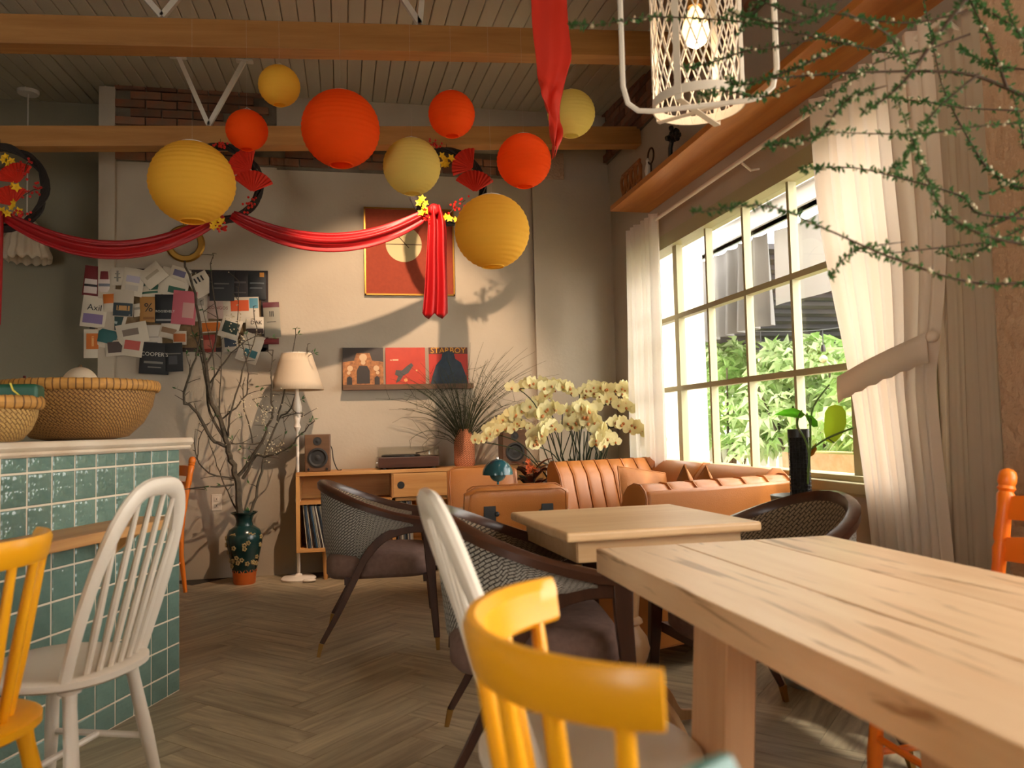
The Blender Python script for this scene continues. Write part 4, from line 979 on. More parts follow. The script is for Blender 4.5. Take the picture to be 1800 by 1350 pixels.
t1_ = combchair('dark teal comb back chair, only its crest showing at the bottom edge', M['teal']); place(t1_, .30, .258, radians(-2))
o1 = ladderchair('orange ladder back chair behind the big table near the curtains'); place(o1, 1.505, 1.69, radians(178))
o2 = dup(o1, (-1.36, 5.86, 0), radians(215), 'orange ladder back chair half hidden behind the tiled counter')
c1 = armchair('woven barrel armchair standing alone in front of the console'); place(c1, .17, 4.24, radians(-4))
c2 = dup(c1, (.58, 2.55, 0), radians(-8), 'woven barrel armchair tucked under the small square table, behind the white chair')
c3 = dup(c1, (1.36, 2.47, 0), radians(184), 'woven barrel armchair right of the square table, its dark inner back showing')

# ================================================================== tables
def turned(r, z0, z1, k, mat, name='pedestal'):
    prof = [(.052, 0), (.052, .04), (.036, .06), (.042, .075), (.036, .09), (.058, .16), (.068, .23), (.06, .30), (.038, .36), (.033, .38), (.047, .40), (.044, .42), (.032, .44), (.036, .52), (.045, .72), (.052, .82), (.04, .84), (.05, .86), (.05, 1.0)]
    return B().lathe([(q*k, z0+(z1-z0)*h) for q, h in prof], 28).build(name, mat, r)
def scroll_feet(r, mat, R_, z, k=4, a0=pi/4):
    for i in range(k):
        a_ = a0+2*pi*i/k; c = V((cos(a_), sin(a_), 0))
        pts = smooth_path([c*.03+V((0, 0, z)), c*R_*.35+V((0, 0, z+.005)), c*R_*.62+V((0, 0, z*.72)), c*R_*.82+V((0, 0, z*.28)), c*(R_*.97)+V((0, 0, .03)), c*R_*1.12+V((0, 0, .022))], 4)
        B().tube(pts, [.03-.008*j/(len(pts)-1) for j in range(len(pts))], 4, True, (1.1, .6), up=(0, 0, 1), ph=.5).build('foot', mat, r, bevel=.004)
q = thing('cafe_table', 'small square pale oak cafe table on a turned pedestal', 'table', (.925, 2.58, 0), radians(3))
B().bb((-.32, -.32, .722), (.32, .32, .752)).build('tabletop', M['cafe'], q, False, bevel=.009, seg=3)
ap = B()
for s in (1, -1): ap.bb((-.27, s*.262-.012, .655), (.27, s*.262+.012, .722)); ap.bb((s*.262-.012, -.27, .655), (s*.262+.012, .27, .722))
ap.build('apron', M['cafe'], q, False, bevel=.002)
turned(q, .2, .70, 1, M['cafez']); B().bb((-.26, -.035, .665), (.26, .035, .71)).bb((-.035, -.26, .665), (.035, .26, .71)).build('cross_batten', M['cafez'], q, False)
B().lathe([(.062, .1), (.062, .2), (.05, .215)], 28).build('hub', M['cafez'], q)
scroll_feet(q, M['cafez'], .28, .17, 4, radians(25))
q = thing('side_table', 'low pale wooden table between the two tan leather chairs', 'table', (.86, 4.38, 0))
B().lathe([(.36, .575), (.37, .582), (.37, .595), (.36, .602), (.001, .602)], 48).build('tabletop', M['cafe'], q)
turned(q, .2, .575, .9, M['cafez']); B().lathe([(.055, .1), (.055, .2), (.045, .215)], 28).build('hub', M['cafez'], q)
scroll_feet(q, M['cafez'], .27, .16, 4, radians(190))
# big plank table
T0, T1, TX0, TX1 = -.35, 1.935, .612, 1.262
bt = thing('plank_table', 'long pale oak plank dining table in the right foreground', 'table', (.93, .8, 0), 0)
tp = .058; pw = (TX1-TX0)/3
for i in range(3):
    B().bb((TX0+i*pw+.0012, T0, .752-tp), (TX0+(i+1)*pw-.0012, T1, .752)).build('plank', M['table'], bt, False, world=True, bevel=.0022)
B().bb((TX0+.004, T0+.004, .752-tp+.004), (TX1-.004, T1-.004, .744)).build('joint_core', M['darkwood'], bt, False, world=True)
for y in (1.42, -.1):
    for sx, xa, xb in ((-1, .70, .655), (1, 1.17, 1.215)):
        B().loft([[V((xx+dx*.03, y+dy*.07, z)) for dx, dy in ((-1, -1), (1, -1), (1, 1), (-1, 1))] for xx, z in ((xb, 0), (xa, .752-tp))]).build('leg', M['tablez'], bt, False, world=True, bevel=.003)
    B().bb((.74, y-.04, .752-tp-.06), (1.13, y+.04, .752-tp)).build('cross_rail', M['tablez'], bt, False, world=True, bevel=.002)
B().bb((.905, -.1, .16), (.965, 1.42, .24)).build('stretcher', M['tablez'], bt, False, world=True, bevel=.003)
for y in (1.42, -.1): B().bb((.72, y-.03, .16), (1.15, y+.03, .24)).build('cross_rail', M['tablez'], bt, False, world=True, bevel=.002)

# ================================================================== leather seating
def leather_chair(lab, loc, rz):
    r = thing('leather_chair', lab, 'chair', loc, rz)      # faces +X
    def slab(xc, zc, w_, h_, t_, tilt, name):
        b = B(); Rm = Matrix.Rotation(tilt, 3, 'Y'); N = 9; rings = []
        prof = superel(h_/2, t_/2, 28, 5)
        for i in range(N):
            u = i/(N-1)*2-1; k = 1-.12*max(0, abs(u)-.8)/.2; kt = 1-.55*max(0, abs(u)-.85)/.15
            rings.append([Rm @ V((b_*kt, u*w_/2, a_*k)) + V((xc, 0, zc)) for a_, b_ in prof])
        b.loft(rings, True, True); return b.build(name, M['leather'], r, ang=60)
    slab(-.235, .60, .47, .42, .085, radians(-14), 'backrest'); slab(0, .39, .48, .5, .10, pi/2, 'seat')
    Rm = Matrix.Rotation(radians(-14), 3, 'Y'); pi2 = B()
    for o_ in (-.036, .036): pi2.tube([Rm @ V((o_, y, z)) + V((-.235, 0, .60)) for y, z in [(-.215, -.19), (-.222, .1), (-.214, .19), (-.19, .205), (0, .207), (.19, .205), (.214, .19), (.222, .1), (.215, -.19)]], .0035, 5)
    pi2.build('piping', M['leather_dark'], r)
    for sy in (1, -1):
        b = B(); b.tube([(-.30, sy*.13, .70), (-.275, sy*.13, .58), (-.26, sy*.15, .40), (-.24, sy*.17, .32)], .013, 8, True, (1, .6)); b.bb((-.312, sy*.13-.026, .63), (-.285, sy*.13+.026, .725)); b.build('bracket', M['black'], r, False)
        for z in (.69, .60): B().lathe([(.011, 0), (.011, .03), (.006, .034)], 10, (-.285-.0*z, sy*.10, z), Matrix.Rotation(-pi/2, 3, 'Y')).build('bolt', M['black'], r)
        for fx in (.2, -.22): B().tube([(fx, sy*.2, .35), (fx*1.12, sy*.22, 0)], [.014, .009], 8).build('leg', M['black'], r)
        B().tube([(.21, sy*.2, .335), (-.24, sy*.2, .335)], .01, 6).build('side_rail', M['black'], r)
    return r
lb = leather_chair('tan leather chair with black back brackets facing away, nearest the cafe table', (.72, 3.72, 0), radians(93))
la = leather_chair('tan leather chair facing us beyond the teal lamp', (.88, 5.02, 0), radians(-93))
# channelled sofas
def sofa_run(name, lab, a, b, depth, nch, ztop=.80, rear_plain=False, wing=None):
    a = V(a); b = V(b); L = (b-a).length; ang = atan2((b-a).y, (b-a).x)
    r = thing(name, lab, 'sofa', a, ang)      # local +X along the back, local -Y is the seat side
    prof = [(-.16, .40), (-.135, .5), (-.10, .62), (-.075, .70), (-.06, .75), (-.03, .785), (.01, ztop), (.05, ztop-.003), (.08, ztop-.03), (.088, ztop-.06), (.085, .66), (.0, .6), (-.06, .40)]
    w_ = L/nch
    for i in range(nch):
        rings = []
        for u, k in ((0, .016), (.02, .007), (.1, .002), (.3, 0), (.7, 0), (.9, .002), (.98, .007), (1, .016)):
            c_ = V((0, 0, .6)); ring = []
            for y, z in prof:
                v_ = V((0, y, z)) - c_; v_ = v_*(1-k/max(v_.length, .05)) + c_; ring.append(V((i*w_+.0015+u*(w_-.003), v_.y, v_.z)))
            rings.append(ring)
        B().loft(rings, True, True, flip=True).build('channel', M['leather'], r, ang=70)
    pp = B()
    for i in range(1, nch): pp.tube([(i*w_, y, z) for y, z in prof[:11]], .0042, 5)
    pp.build('seam_piping', M['leather'], r)
    B().bb((0.01, .02, .10), (L-.01, .096, ztop-.028)).build('rear_panel', M['leather'], r, True, bevel=.014)
    for x in (-.004, L-.012):
        e = B(); e.loft([[V((x+q, y, z)) for y, z in [(-.17, .1), (-.165, .40)]+prof[1:10]+[(.09, .1)]] for q in (0, .016)], True, True, flip=True); e.build('end_panel', M['leather'], r, ang=60)
        B().tube([(x+.008, y, z+.001) for y, z in [(-.165, .3)]+[(-.165, .40)]+prof[1:10]+[(.092, .3)]], .006, 6).build('end_piping', M['leather_dark'], r)
    b_ = B().bb((.01, -depth, .13), (L-.01, -.05, .33)).build('base', M['leather'], r, False, bevel=.012)
    ns = max(1, round(L/.6))
    for i in range(ns): B().bb((.012+i*(L-.024)/ns, -depth-.01, .335), ((i+1)*(L-.024)/ns+.008, -.10, .45)).build('seat_cushion', M['leather'], r, True, bevel=.03, seg=3)
    for x in (.07, L-.07):
        for y in (-depth+.06, .02): B().tube([(x, y, .13), (x, y, 0)], [.02, .014], 10).build('leg', M['darkwood'], r)
    return r
s1_ = sofa_run('corner_sofa', 'tan leather corner sofa, channelled back under the orchids and a wing under the window', (1.315, 4.98, 0), (2.13, 5.22, 0), .42, 8, .835)
sofa_run('leather_sofa', 'tan leather sofa seen from behind, its smooth back next to the cafe table', (2.10, 3.62, 0), (1.225, 3.32, 0), .40, 6, .80)
s3_ = sofa_run('corner_wing', 'tan leather wing sofa running along under the window', (2.1, 5.28, 0), (2.1, 3.68, 0), .40, 2, .82)
for o_ in kids(s3_):      # the wing belongs to the corner sofa
    o_.parent = s1_; o_.matrix_parent_inverse = s1_.matrix_basis.inverted() @ s3_.matrix_basis
bpy.data.objects.remove(s3_)
# cushions
def cushion(lab, c, w_, h_, rz, tilt, t_=.11, roll=0):
    r = thing('cushion', lab, 'cushion', c, rz); r.rotation_euler = (tilt, roll, rz)
    n_ = 16; b = B(); top = []; bot = []
    for i in range(n_+1):
        ra, rb = [], []
        for j in range(n_+1):
            u, v = i/n_*2-1, j/n_*2-1; p = (1-u**2)*(1-v**2); th_ = t_/2*p**.45; pin = 1-.10*(1-abs(v)**3)*abs(u)**2 ; pin2 = 1-.10*(1-abs(u)**3)*abs(v)**2
            wr_ = .006*sin(9*u+5*v)*p
            ra.append(V((u*w_/2*pin2*1, th_+wr_, h_/2+v*h_/2*pin))); rb.append(V((u*w_/2*pin2, -th_+wr_, h_/2+v*h_/2*pin)))
        top.append(ra); bot.append(rb)
    b.loft(top, False, False, flip=True); b.loft(bot, False, False); b.build('pillow', M['pillow'], r, ang=180)
    B().tube([top[0][j] for j in range(n_+1)]+[top[i][n_] for i in range(n_+1)]+[top[n_][n_-j] for j in range(n_+1)]+[top[n_-i][0] for i in range(n_+1)], .005, 5).build('edge_piping', M['pillow'], r); return r
cushion('tan leather cushion leaning in the corner of the corner sofa', (1.80, 4.62, .455), .40, .34, radians(22), radians(-16), .13, radians(9))
cushion('small tan cushion peeking over the smooth sofa back, left of two', (1.88, 4.06, .455), .30, .36, radians(75), radians(-12), .1, radians(20))
cushion('small tan cushion peeking over the smooth sofa back, right of two', (1.92, 3.9, .455), .30, .355, radians(80), radians(-10), .1, radians(24))
# teal mushroom lamp
q = onY(875, 838, 4.38); ml = thing('mushroom_lamp', 'dark teal mushroom shaped metal lamp on the low table', 'lamp', (q.x, 4.38, .602))
zz = q.z-.602; k = (onY(901, 832, 4.38).x-onY(848, 832, 4.38).x)/2
B().lathe([(.05, 0), (.05, .006), (.045, .01), (.008, .014)], 28).build('base', M['tealmetal'], ml)
B().lathe([(.006, .012), (.006, zz+.02)], 14).build('stem', M['tealmetal'], ml)
zt2 = zz+.012
B().lathe([(k*cos(a_)+.0, zt2+k*1.02*sin(a_)) for a_ in [pi/2*i/12 for i in range(12)]]+[(.006, zt2+k*1.02), (.001, zt2+k*1.0)]+[((k-.003)*cos(a_), zt2+k*1.0*sin(a_)) for a_ in [pi/2*(11-i)/12 for i in range(12)]], 40).build('dome_shade', M['tealmetal'], ml)
B().lathe([(.006, zt2-.035)]+[(k*.56*cos(a_), zt2+.012+k*.62*sin(a_)) for a_ in [-pi/2*.93+pi/2*.93*i/8 for i in range(9)]], 32).build('lower_shade', M['tealmetal'], ml)
B().lathe([(.008, 0), (.008, .01), (.004, .014), (.001, .014)], 14, (0, 0, zt2+k*1.02-.001)).build('knob', M['chrome'], ml)
# ================================================================== paper lanterns
def lantern(lab, cx, cy, rpx, Y, mat, ribs=18):
    c = onY(cx, cy, Y); dep = -(CR.to_3x3().transposed() @ (c-C0)).z; R_ = rpx*dep/FPX
    r = thing('paper_lantern', lab, 'lantern', c, rnd.uniform(0, 3), 'paper lanterns under the beams')
    prof = []; n_ = ribs*4; a0 = 1.28
    for i in range(n_+1):
        a_ = -a0 + 2*a0*i/n_; k = 1-.013*abs(sin(pi*i/4+.0))**.7
        prof.append((R_*cos(a_)*k, R_*sin(a_)*.985*k))
    N = 48; rings = []; r2 = random.Random(int(cx))
    for q, z in prof: rings.append([V((q*(1+.006*sin(5*2*pi*j/N+z*40)*sin(3*2*pi*j/N))*cos(2*pi*j/N), q*sin(2*pi*j/N), z)) for j in range(N)])
    B().loft(rings, True, False).build('paper_shade', mat, r, ang=180)
    rr = R_*cos(a0)
    B().tube([(rr*cos(2*pi*j/24), rr*sin(2*pi*j/24), -R_*sin(a0)*.985) for j in range(25)], R_*.018, 6).build('bottom_ring', mat, r)
    f = B(); zt = R_*sin(a0)*.985
    f.tube([(rr*cos(2*pi*j/24), rr*sin(2*pi*j/24), zt) for j in range(25)], R_*.018, 6); f.tube([(-rr, 0, zt), (0, 0, zt+.02), (rr, 0, zt)], .0015, 4); f.tube([(0, 0, zt+.02), (0, 0, zceil(Y)-c.z-.002)], .00022, 4)
    f.build('wire_and_thread', M['steel_white'], r)
    return r
lantern('small yellow paper lantern high at the top left of the cluster', 491, 151, 36, 3.9, M['lan_y'], 14)
lantern('small orange paper lantern against the rear beam above the red fans', 434, 229, 36, 4.0, M['lan_o'], 14)
lantern('largest orange red paper lantern in the middle of the cluster', 599, 227, 68, 3.7, M['lan_o'], 19)
lantern('big yellow paper lantern at the left, in front of a wreath', 338, 321, 73, 3.75, M['lan_y'], 19)
lantern('dull yellow paper lantern touching the right wreath, above the red drape', 724, 293, 50.5, 3.95, M['lan_p'], 17)
lantern('orange paper lantern hanging in front of the rear beam, right of the largest', 794, 201, 41, 3.85, M['lan_o'], 15)
lantern('orange paper lantern near the tail of the long hanging red ribbon', 921, 283, 48, 4.0, M['lan_o'], 18)
lantern('big yellow paper lantern lowest of all, right of the red drape', 865, 407, 66, 3.8, M['lan_y'], 17)
lantern('pale yellow paper lantern behind the long hanging red ribbon', 1004, 200, 42, 4.05, M['lan_p'], 16)

# ================================================================== wreaths with fans
def flower_mesh():
    b = B()
    for k in range(5):
        a_ = 2*pi*k/5; c, s = cos(a_), sin(a_)
        P = [(0, -.002, 0), (c*.5-s*.35, -.25, s*.5+c*.35), (c*1.1, -.35, s*1.1), (c*.5+s*.35, -.25, s*.5-c*.35)]
        b.add([V(p)*.02 for p in P], [(0, 1, 2, 3)])
    b.ball((0, -.002, 0), .005, 6, 4); return b.mesh('flower', False)
flm = flower_mesh(); flm.materials.append(M['yflower'])
def fan_mesh():
    b = B(); n_ = 22; A = radians(118); out = []; inn = []
    for i in range(n_+1):
        a_ = -A/2 + A*i/n_ + pi/2; y = -.006 if i % 2 else .004
        out.append(V((cos(a_), y/.115, sin(a_)))); inn.append(V((cos(a_)*.06, 0, sin(a_)*.06)))
    b.loft([inn, out], False, False); return b.mesh('fan', False)
fnm = fan_mesh(); fnm.materials.append(M['redpaper'])
def wreath(lab, cx, cy, rpx, Y, fans, flowers, sprays):
    c = onY(cx, cy, Y); s = (c-C0).length/FPX/1.0; R_ = rpx*s
    r = thing('wreath', lab, 'wreath', c); r2 = random.Random(int(cx)+5)
    b = B(); n_ = 56
    for k in range(10):
        ph = r2.random()*6; b.tube([((R_+.019*cos(4*2*pi*j/n_+ph))*cos(2*pi*j/n_), .016*sin(4*2*pi*j/n_+ph), (R_+.019*cos(4*2*pi*j/n_+ph))*sin(2*pi*j/n_)) for j in range(n_+1)], .0095, 5, False)
    b.build('twig_ring', M['twig'], r)
    P = lambda x, y: (onY(x, y, Y-.045) - c)
    for (x, y, L, rot) in fans: link(fnm, 'folding_fan', None, r, P(x, y), (0, radians(-rot), 0), (L*s,)*3)
    for (x, y) in flowers: link(flm, 'flower', None, r, P(x, y)+V((0, -.01, 0)), (r2.uniform(-.5, .5), r2.uniform(0, 6), r2.uniform(-.5, .5)), (r2.uniform(1.1, 1.5),)*3)
    be = B(); tw = B()
    for (xa, ya, xb, yb) in sprays:
        a_, d_ = P(xa, ya), P(xb, yb); tw.tube([a_, (a_+d_)/2+V((0, -.01, .01)), d_], .003, 4)
        for k in range(17):
            u = r2.uniform(.1, 1); p = a_.lerp(d_, u)+V((r2.gauss(0, .018), r2.gauss(-.01, .012), r2.gauss(0, .018))); be.ball(p, .0085, 7, 5)
    tw.build('berry_twigs', M['brown_twig'], r); o = be.build('berries', M['berry'], r); o['kind'] = 'stuff'
    B().tube([(0, 0, R_+.012), (0, .0, R_+.05)], .0012, 4).build('wire', M['twig'], r)
    return c, R_
YW = 5.46
wreath('right dark twig wreath with two red fans, hung at the tied red drape', 786, 328, 62, YW,
   [(831, 297, 36, 52), (835, 338, 38, 0)], [(742, 350), (748, 358), (737, 357), (745, 366), (752, 372), (741, 375), (756, 381), (790, 385), (783, 382), (776, 275), (783, 282), (792, 279), (785, 290), (779, 289), (800, 387), (765, 372)],
   [(790, 375, 818, 352), (745, 378, 760, 395), (770, 262, 760, 250)])
wreath('middle dark twig wreath with two red fans behind the big yellow lantern', 388, 322, 60, YW,
   [(441, 300, 36, 48), (443, 338, 36, -6)], [(378, 392), (386, 398), (374, 400), (390, 390), (381, 385)], [(430, 370, 446, 350), (385, 400, 396, 404), (375, 262, 395, 252)])
wreath('left dark twig wreath with red fans, cut by the left edge', 0, 330, 60, YW,
   [(33, 322, 30, 25), (22, 362, 30, 20)], [(8, 282), (16, 288), (22, 284), (12, 276), (24, 326), (30, 330), (6, 372), (14, 376), (22, 366), (27, 358), (34, 372)], [(42, 310, 52, 280), (40, 345, 78, 330), (30, 380, 52, 378)])

# ================================================================== red cloth
def cloth_strip(name, lab, path, width, depth_folds, parent=None, mat=None, seed=0, nfold=4, ytw=0.0, cat='ribbon', end_zig=0, updir=None):
    return None
def swag(lab, P0, P1, sag, wmid, wend):
    a, b = V(P0), V(P1); r = thing('red_garland', lab, 'garland', (a+b)/2 + V((0, 0, -sag)))
    n_ = 30; rings = []; m = 40
    for i in range(n_+1):
        u = i/n_; p = a.lerp(b, u); p.z -= sag*4*u*(1-u); w_ = wend+(wmid-wend)*(4*u*(1-u))**.6
        t = ((b-a)+V((0, 0, -sag*4*(1-2*u)))).normalized(); nn = V((-t.z, 0, t.x)); ring = []
        for j in range(m):
            v = j/m*2*pi; fold = .55*(2*abs(((5*v+1.6*sin(2.2*u+.5))/(2*pi)) % 1*2-1)-1)+.18*sin(9*v+3*u)
            ring.append(p + nn*(w_/2*cos(v)*(1+.22*fold)) + V((0, 1, 0))*(w_*.30*sin(v)*(1+fold)))
        rings.append(ring)
    B().loft(rings, True, True).build('cloth', M['red'], r, world=True, ang=180)
A0, A1, A2 = onY(2, 376, YW-.02), onY(392, 378, YW-.02), onY(752, 376, YW-.02)
swag('left swag of red cloth between the left and middle wreaths', A0, A1, (onY(220, 444, YW).z*-1 + (A0.z+A1.z)/2)-.01, .115, .05)
swag('right swag of red cloth running to the right wreath above the print', onY(408, 378, YW-.02), A2, (A1.z+A2.z)/2 - onY(575, 428, YW).z, .125, .06)
def hanging(name, lab, cols, Y, mat, cat, amp=.02, nf=3, sol=.003, yslope=0):
    # cols: (y_pixel, x_left, x_right); a strip of cloth with vertical folds
    rows = smooth_path([(c[0], c[1], c[2]) for c in cols], 5); top = onY((cols[0][1]+cols[0][2])/2, cols[0][0], Y)
    r = thing(name, lab, cat, top); g = []; N = 24
    for k, q in enumerate(rows):
        ring = []
        for i in range(N+1):
            u = i/N; x = q.y+(q.z-q.y)*u; p = onY(x, q.x, Y); p.y += amp*sin(2*pi*nf*u+.5*sin(k*.3)) + yslope*k
            ring.append(p)
        g.append(ring)
    # pointed, notched hem
    last = g[-1]
    for i, p in enumerate(last): p.z += .045*abs(((i/N)*2) % 1 - .5)*2 - .02
    B().loft(g, False, False).build('cloth', mat, r, world=True, solid=sol, ang=180); return r
t_ = hanging('red_drape', 'wide red satin drape tail tied at the right wreath', [(362, 752, 776), (395, 753, 785), (450, 750, 786), (510, 746, 787), (556, 742, 788)], YW-.09, M['red'], 'drape', .035, 2.2)
B().ball(onY(763, 368, YW-.09), .045, 14, 9, (.9, .6, .9)).build('knot', M['red'], t_, world=True)
hanging('red_drape', 'dim red drape tail hanging at the left edge', [(372, -14, 6), (440, -16, 4), (520, -15, 3), (578, -14, 2)], YW-.05, M['red'], 'drape', .02, 2)
# long ribbon hanging from the beam in front
YR = 2.93; tp_ = V((onY(966, 0, YR).x, YR, 3.2))
rb = thing('red_ribbon', 'long wide red ribbon hanging down past the front oak beam, twisted at its tail', 'ribbon', tp_)
rows = [(-190, 930, 992), (-60, 932, 995), (40, 936, 999), (98, 943, 1004), (130, 945, 996), (165, 945, 990), (190, 944, 993), (210, 958, 995), (232, 963, 990), (252, 966, 981), (268, 971, 976)]
rows = smooth_path([V(q) for q in rows], 4); g = []; N = 20
for k, q in enumerate(rows):
    ring = []; yy = q.x
    tw_a = 0 if yy < 130 else 1.1*min(1, (yy-130)/80)
    for i in range(N+1):
        u = i/N; x = q.y+(q.z-q.y)*u; p = onY(x, yy, YR); wd_ = (q.z-q.y)*.0023
        p.y += sin(tw_a)*wd_*(u-.5)*1.6 + .010*sin(2*pi*1.4*u+yy*.012) + (.022*sin(3*pi*u+yy*.06) if yy > 150 else 0)
        if yy > 120: p.z += .02*sin(2*pi*u*1.5+1)*min(1, (yy-120)/60)
        ring.append(p)
    g.append(ring)
B().loft(g, False, False).build('cloth', M['redpaper'], rb, world=True, solid=.002, ang=180)

# ================================================================== pendant lamps
q = onY(1228, 190, 2.1); dep = -(CR.to_3x3().transposed() @ (q-C0)).z; Rr = 78*dep/FPX
pz0 = q.z; ph = .52
pd = thing('cage_pendant', 'cream wire mesh cage pendant lamp with square loop over the big table', 'pendant lamp', (q.x, 2.1, pz0), radians(-25))
b = B(); nn_ = 26; pit = .092; L_ = ph
for s in (1, -1):
    for k in range(nn_):
        pts = []; m = 14
        for j in range(m+1):
            z = L_*j/m; a_ = 2*pi*k/nn_ + s*z/pit*(2*pi/nn_)*1.0; pts.append((Rr*cos(a_), Rr*sin(a_), z))
        b.tube(pts, .0021, 4, False)
o = b.build('wire_mesh', M['white_metal'], pd); o['kind'] = 'stuff'
for z in (0.012, L_): B().lathe([(Rr-.001, z-.012), (Rr+.003, z-.012), (Rr+.003, z+.014), (Rr-.001, z+.014), (Rr-.001, z-.012)], 48, caps=False).build('hoop', M['white_metal'], pd)
dirv = V((q.x, 2.1, 0)).normalized()
for a_ in (radians(245), radians(245)+pi*.5, radians(245)+pi, radians(245)+pi*1.5):
    c, s = cos(a_)*(Rr+.003), sin(a_)*(Rr+.003); t_ = V((-sin(a_), cos(a_), 0))*.010; n2 = V((cos(a_), sin(a_), 0))*.0015
    B().loft([[V((c, s, z))+t_+n2, V((c, s, z))-t_+n2, V((c, s, z))-t_-n2, V((c, s, z))+t_-n2] for z in (-.0, L_)], True, True).build('flat_bar', M['white_metal'], pd, False)
for a_ in (radians(245), radians(245)+pi*.5):
    d = V((cos(a_), sin(a_), 0)); t_ = V((-d.y, d.x, 0))*.010
    pts = [d*(Rr+.003)+V((0, 0, .0)), d*(Rr+.002)+V((0, 0, -.014)), -d*(Rr+.002)+V((0, 0, -.014)), -d*(Rr+.003)]
    if a_ > radians(250): pts = [p+V((0, 0, .004)) for p in pts]
    B().loft([[p+t_+V((0, 0, .0015)), p-t_+V((0, 0, .0015)), p-t_-V((0, 0, .0015)), p+t_-V((0, 0, .0015))] for p in pts], True, True).build('bottom_bar', M['white_metal'], pd, False)
dn = dep-Rr-.02; xl = -132*dn/FPX; xr_ = 132*dn/FPX; zb_ = CAMH + (743-186)*dn/FPX*1.0 - pz0
pts = [(xl, 0, .62), (xl, 0, zb_+.08), (xl+.012, 0, zb_+.03), (xl+.04, 0, zb_+.006), (xl+.08, 0, zb_), (xr_-.08, 0, zb_), (xr_-.04, 0, zb_+.006), (xr_-.012, 0, zb_+.03), (xr_, 0, zb_+.08), (xr_, 0, .62), (0, 0, .70), (xl, 0, .62)]
B().tube([V(p)+V((0, -Rr-.02, 0)) for p in pts], .0075, 6, True, (1, .5)).build('outer_loop', M['white_metal'], pd)
B().tube([(0, 0, .36), (0, 0, zceil(2.1)-pz0)], .003, 6).build('cord', M['white_metal'], pd)
bk_ = B().tube([(0, -Rr-.02, .70), (0, 0, .70)], .006, 6); bk_.build('loop_arm', M['white_metal'], pd)
B().lathe([(.022, .30), (.024, .36), (.012, .38)], 16).build('socket', M['brass'], pd)
em = bpy.data.materials.new('warm_bulb'); em.use_nodes = True; eb = em.node_tree.nodes['Principled BSDF']; eb.inputs['Emission Color'].default_value = (1, .62, .25, 1); eb.inputs['Emission Strength'].default_value = 3
B().lathe([(.012, .30), (.02, .285), (.036, .25), (.04, .225), (.03, .195), (.012, .182), (.001, .18)], 20).build('bulb', em, pd)
pl_ = lamp('pendant_bulb', 'POINT', (q.x, 2.1, pz0+.15), None, 1.6, WARM, shadow_soft_size=.03)
# pleated pendant in the alcove
q = onY(47, 428, 6.5)
pe = thing('pleated_pendant', 'white pleated pendant lamp hanging in the dark alcove', 'pendant lamp', (q.x, 6.5, onY(47, 458, 6.5).z))
k = (onY(90, 440, 6.5).x-onY(6, 440, 6.5).x)/2; hh = onY(47, 385, 6.5).z-pe.location.z; rings = []
for q_, z in ((.98, 0), (1.0, .1), (.86, .3), (.84, .5), (.62, .75), (.25, 1.0), (.12, 1.05)):
    rings.append([V(((q_*k+.012*sin(j*pi/3)*q_)*cos(2*pi*j/90), (q_*k+.012*sin(j*pi/3)*q_)*sin(2*pi*j/90), z*hh + (.012*sin(j*pi/3+1) if z < .2 else 0))) for j in range(90)])
B().loft(rings, True, False).build('shade', M['shade'], pe, ang=180, solid=.002)
ztop_ = zceil(6.5)-pe.location.z-.0
B().tube([(0, 0, hh), (0, 0, ztop_)], .005, 6).build('cord', M['steel_white'], pe); B().lathe([(.07, ztop_-.03), (.075, ztop_-.02), (.075, ztop_)], 24).build('ceiling_rose', M['steel_white'], pe)

# ================================================================== ornaments on the high shelf
zt_ = 2.646
q = onY(1098, 345, 5.15); o = thing('carved_ornament', 'carved openwork wooden ornament at the far end of the high shelf', 'ornament', (1.96, 5.15, zt_))
b = B(); b.bb((-.035, -.19, 0), (.035, .17, .018)); r2 = random.Random(8)
for k in range(4):
    y0_ = -.15+k*.095; b.tube(smooth_path([(0, y0_+.03*cos(a_)*1.1+.015*sin(a_*2), .10+.078*sin(a_)) for a_ in [2*pi*i/12 for i in range(13)]], 2), .012, 6)
b.tube([(0, -.19, .018), (0, -.2, .15), (0, -.17, .19)], .012, 6); b.tube([(0, -.19, .19), (0, .15, .185)], .011, 6)
b.build('carving', wood('carved_wood', '#8a5028', '#a86a38', 'Y', 2), o)
o = thing('wire_figure', 'small pale figurine with a looped twig on the high shelf', 'ornament', (1.96, 4.82, zt_))
B().lathe([(.035, 0), (.03, .01), (.018, .03), (.026, .07), (.012, .12), (.016, .135), (.001, .16)], 16).build('figure', M['outlet'], o); B().tube([(0, .05*cos(a_)-.05, .15+.05*sin(a_)) for a_ in [2*pi*i/16 for i in range(17)]], .006, 6).build('twig_loop', M['brown_twig'], o)
B().tube([(0, -.05, 0), (0, -.05, .1)], .006, 6).build('support', M['brown_twig'], o)
o = thing('black_ornament', 'black knobbly ornament standing on the high shelf nearest the pendant', 'ornament', (1.96, 4.42, zt_))
b = B(); b.bb((-.03, -.06, 0), (.03, .05, .012)); b.tube([(0, .04, .01), (0, .035, .09), (0, -.01, .15), (0, -.06, .17)], .014, 7)
for i in range(22): b.ball((r2.gauss(0, .012), r2.uniform(-.09, .05), .15+r2.gauss(0, .03)), .017, 6, 5)
b.build('figure', M['black'], o)

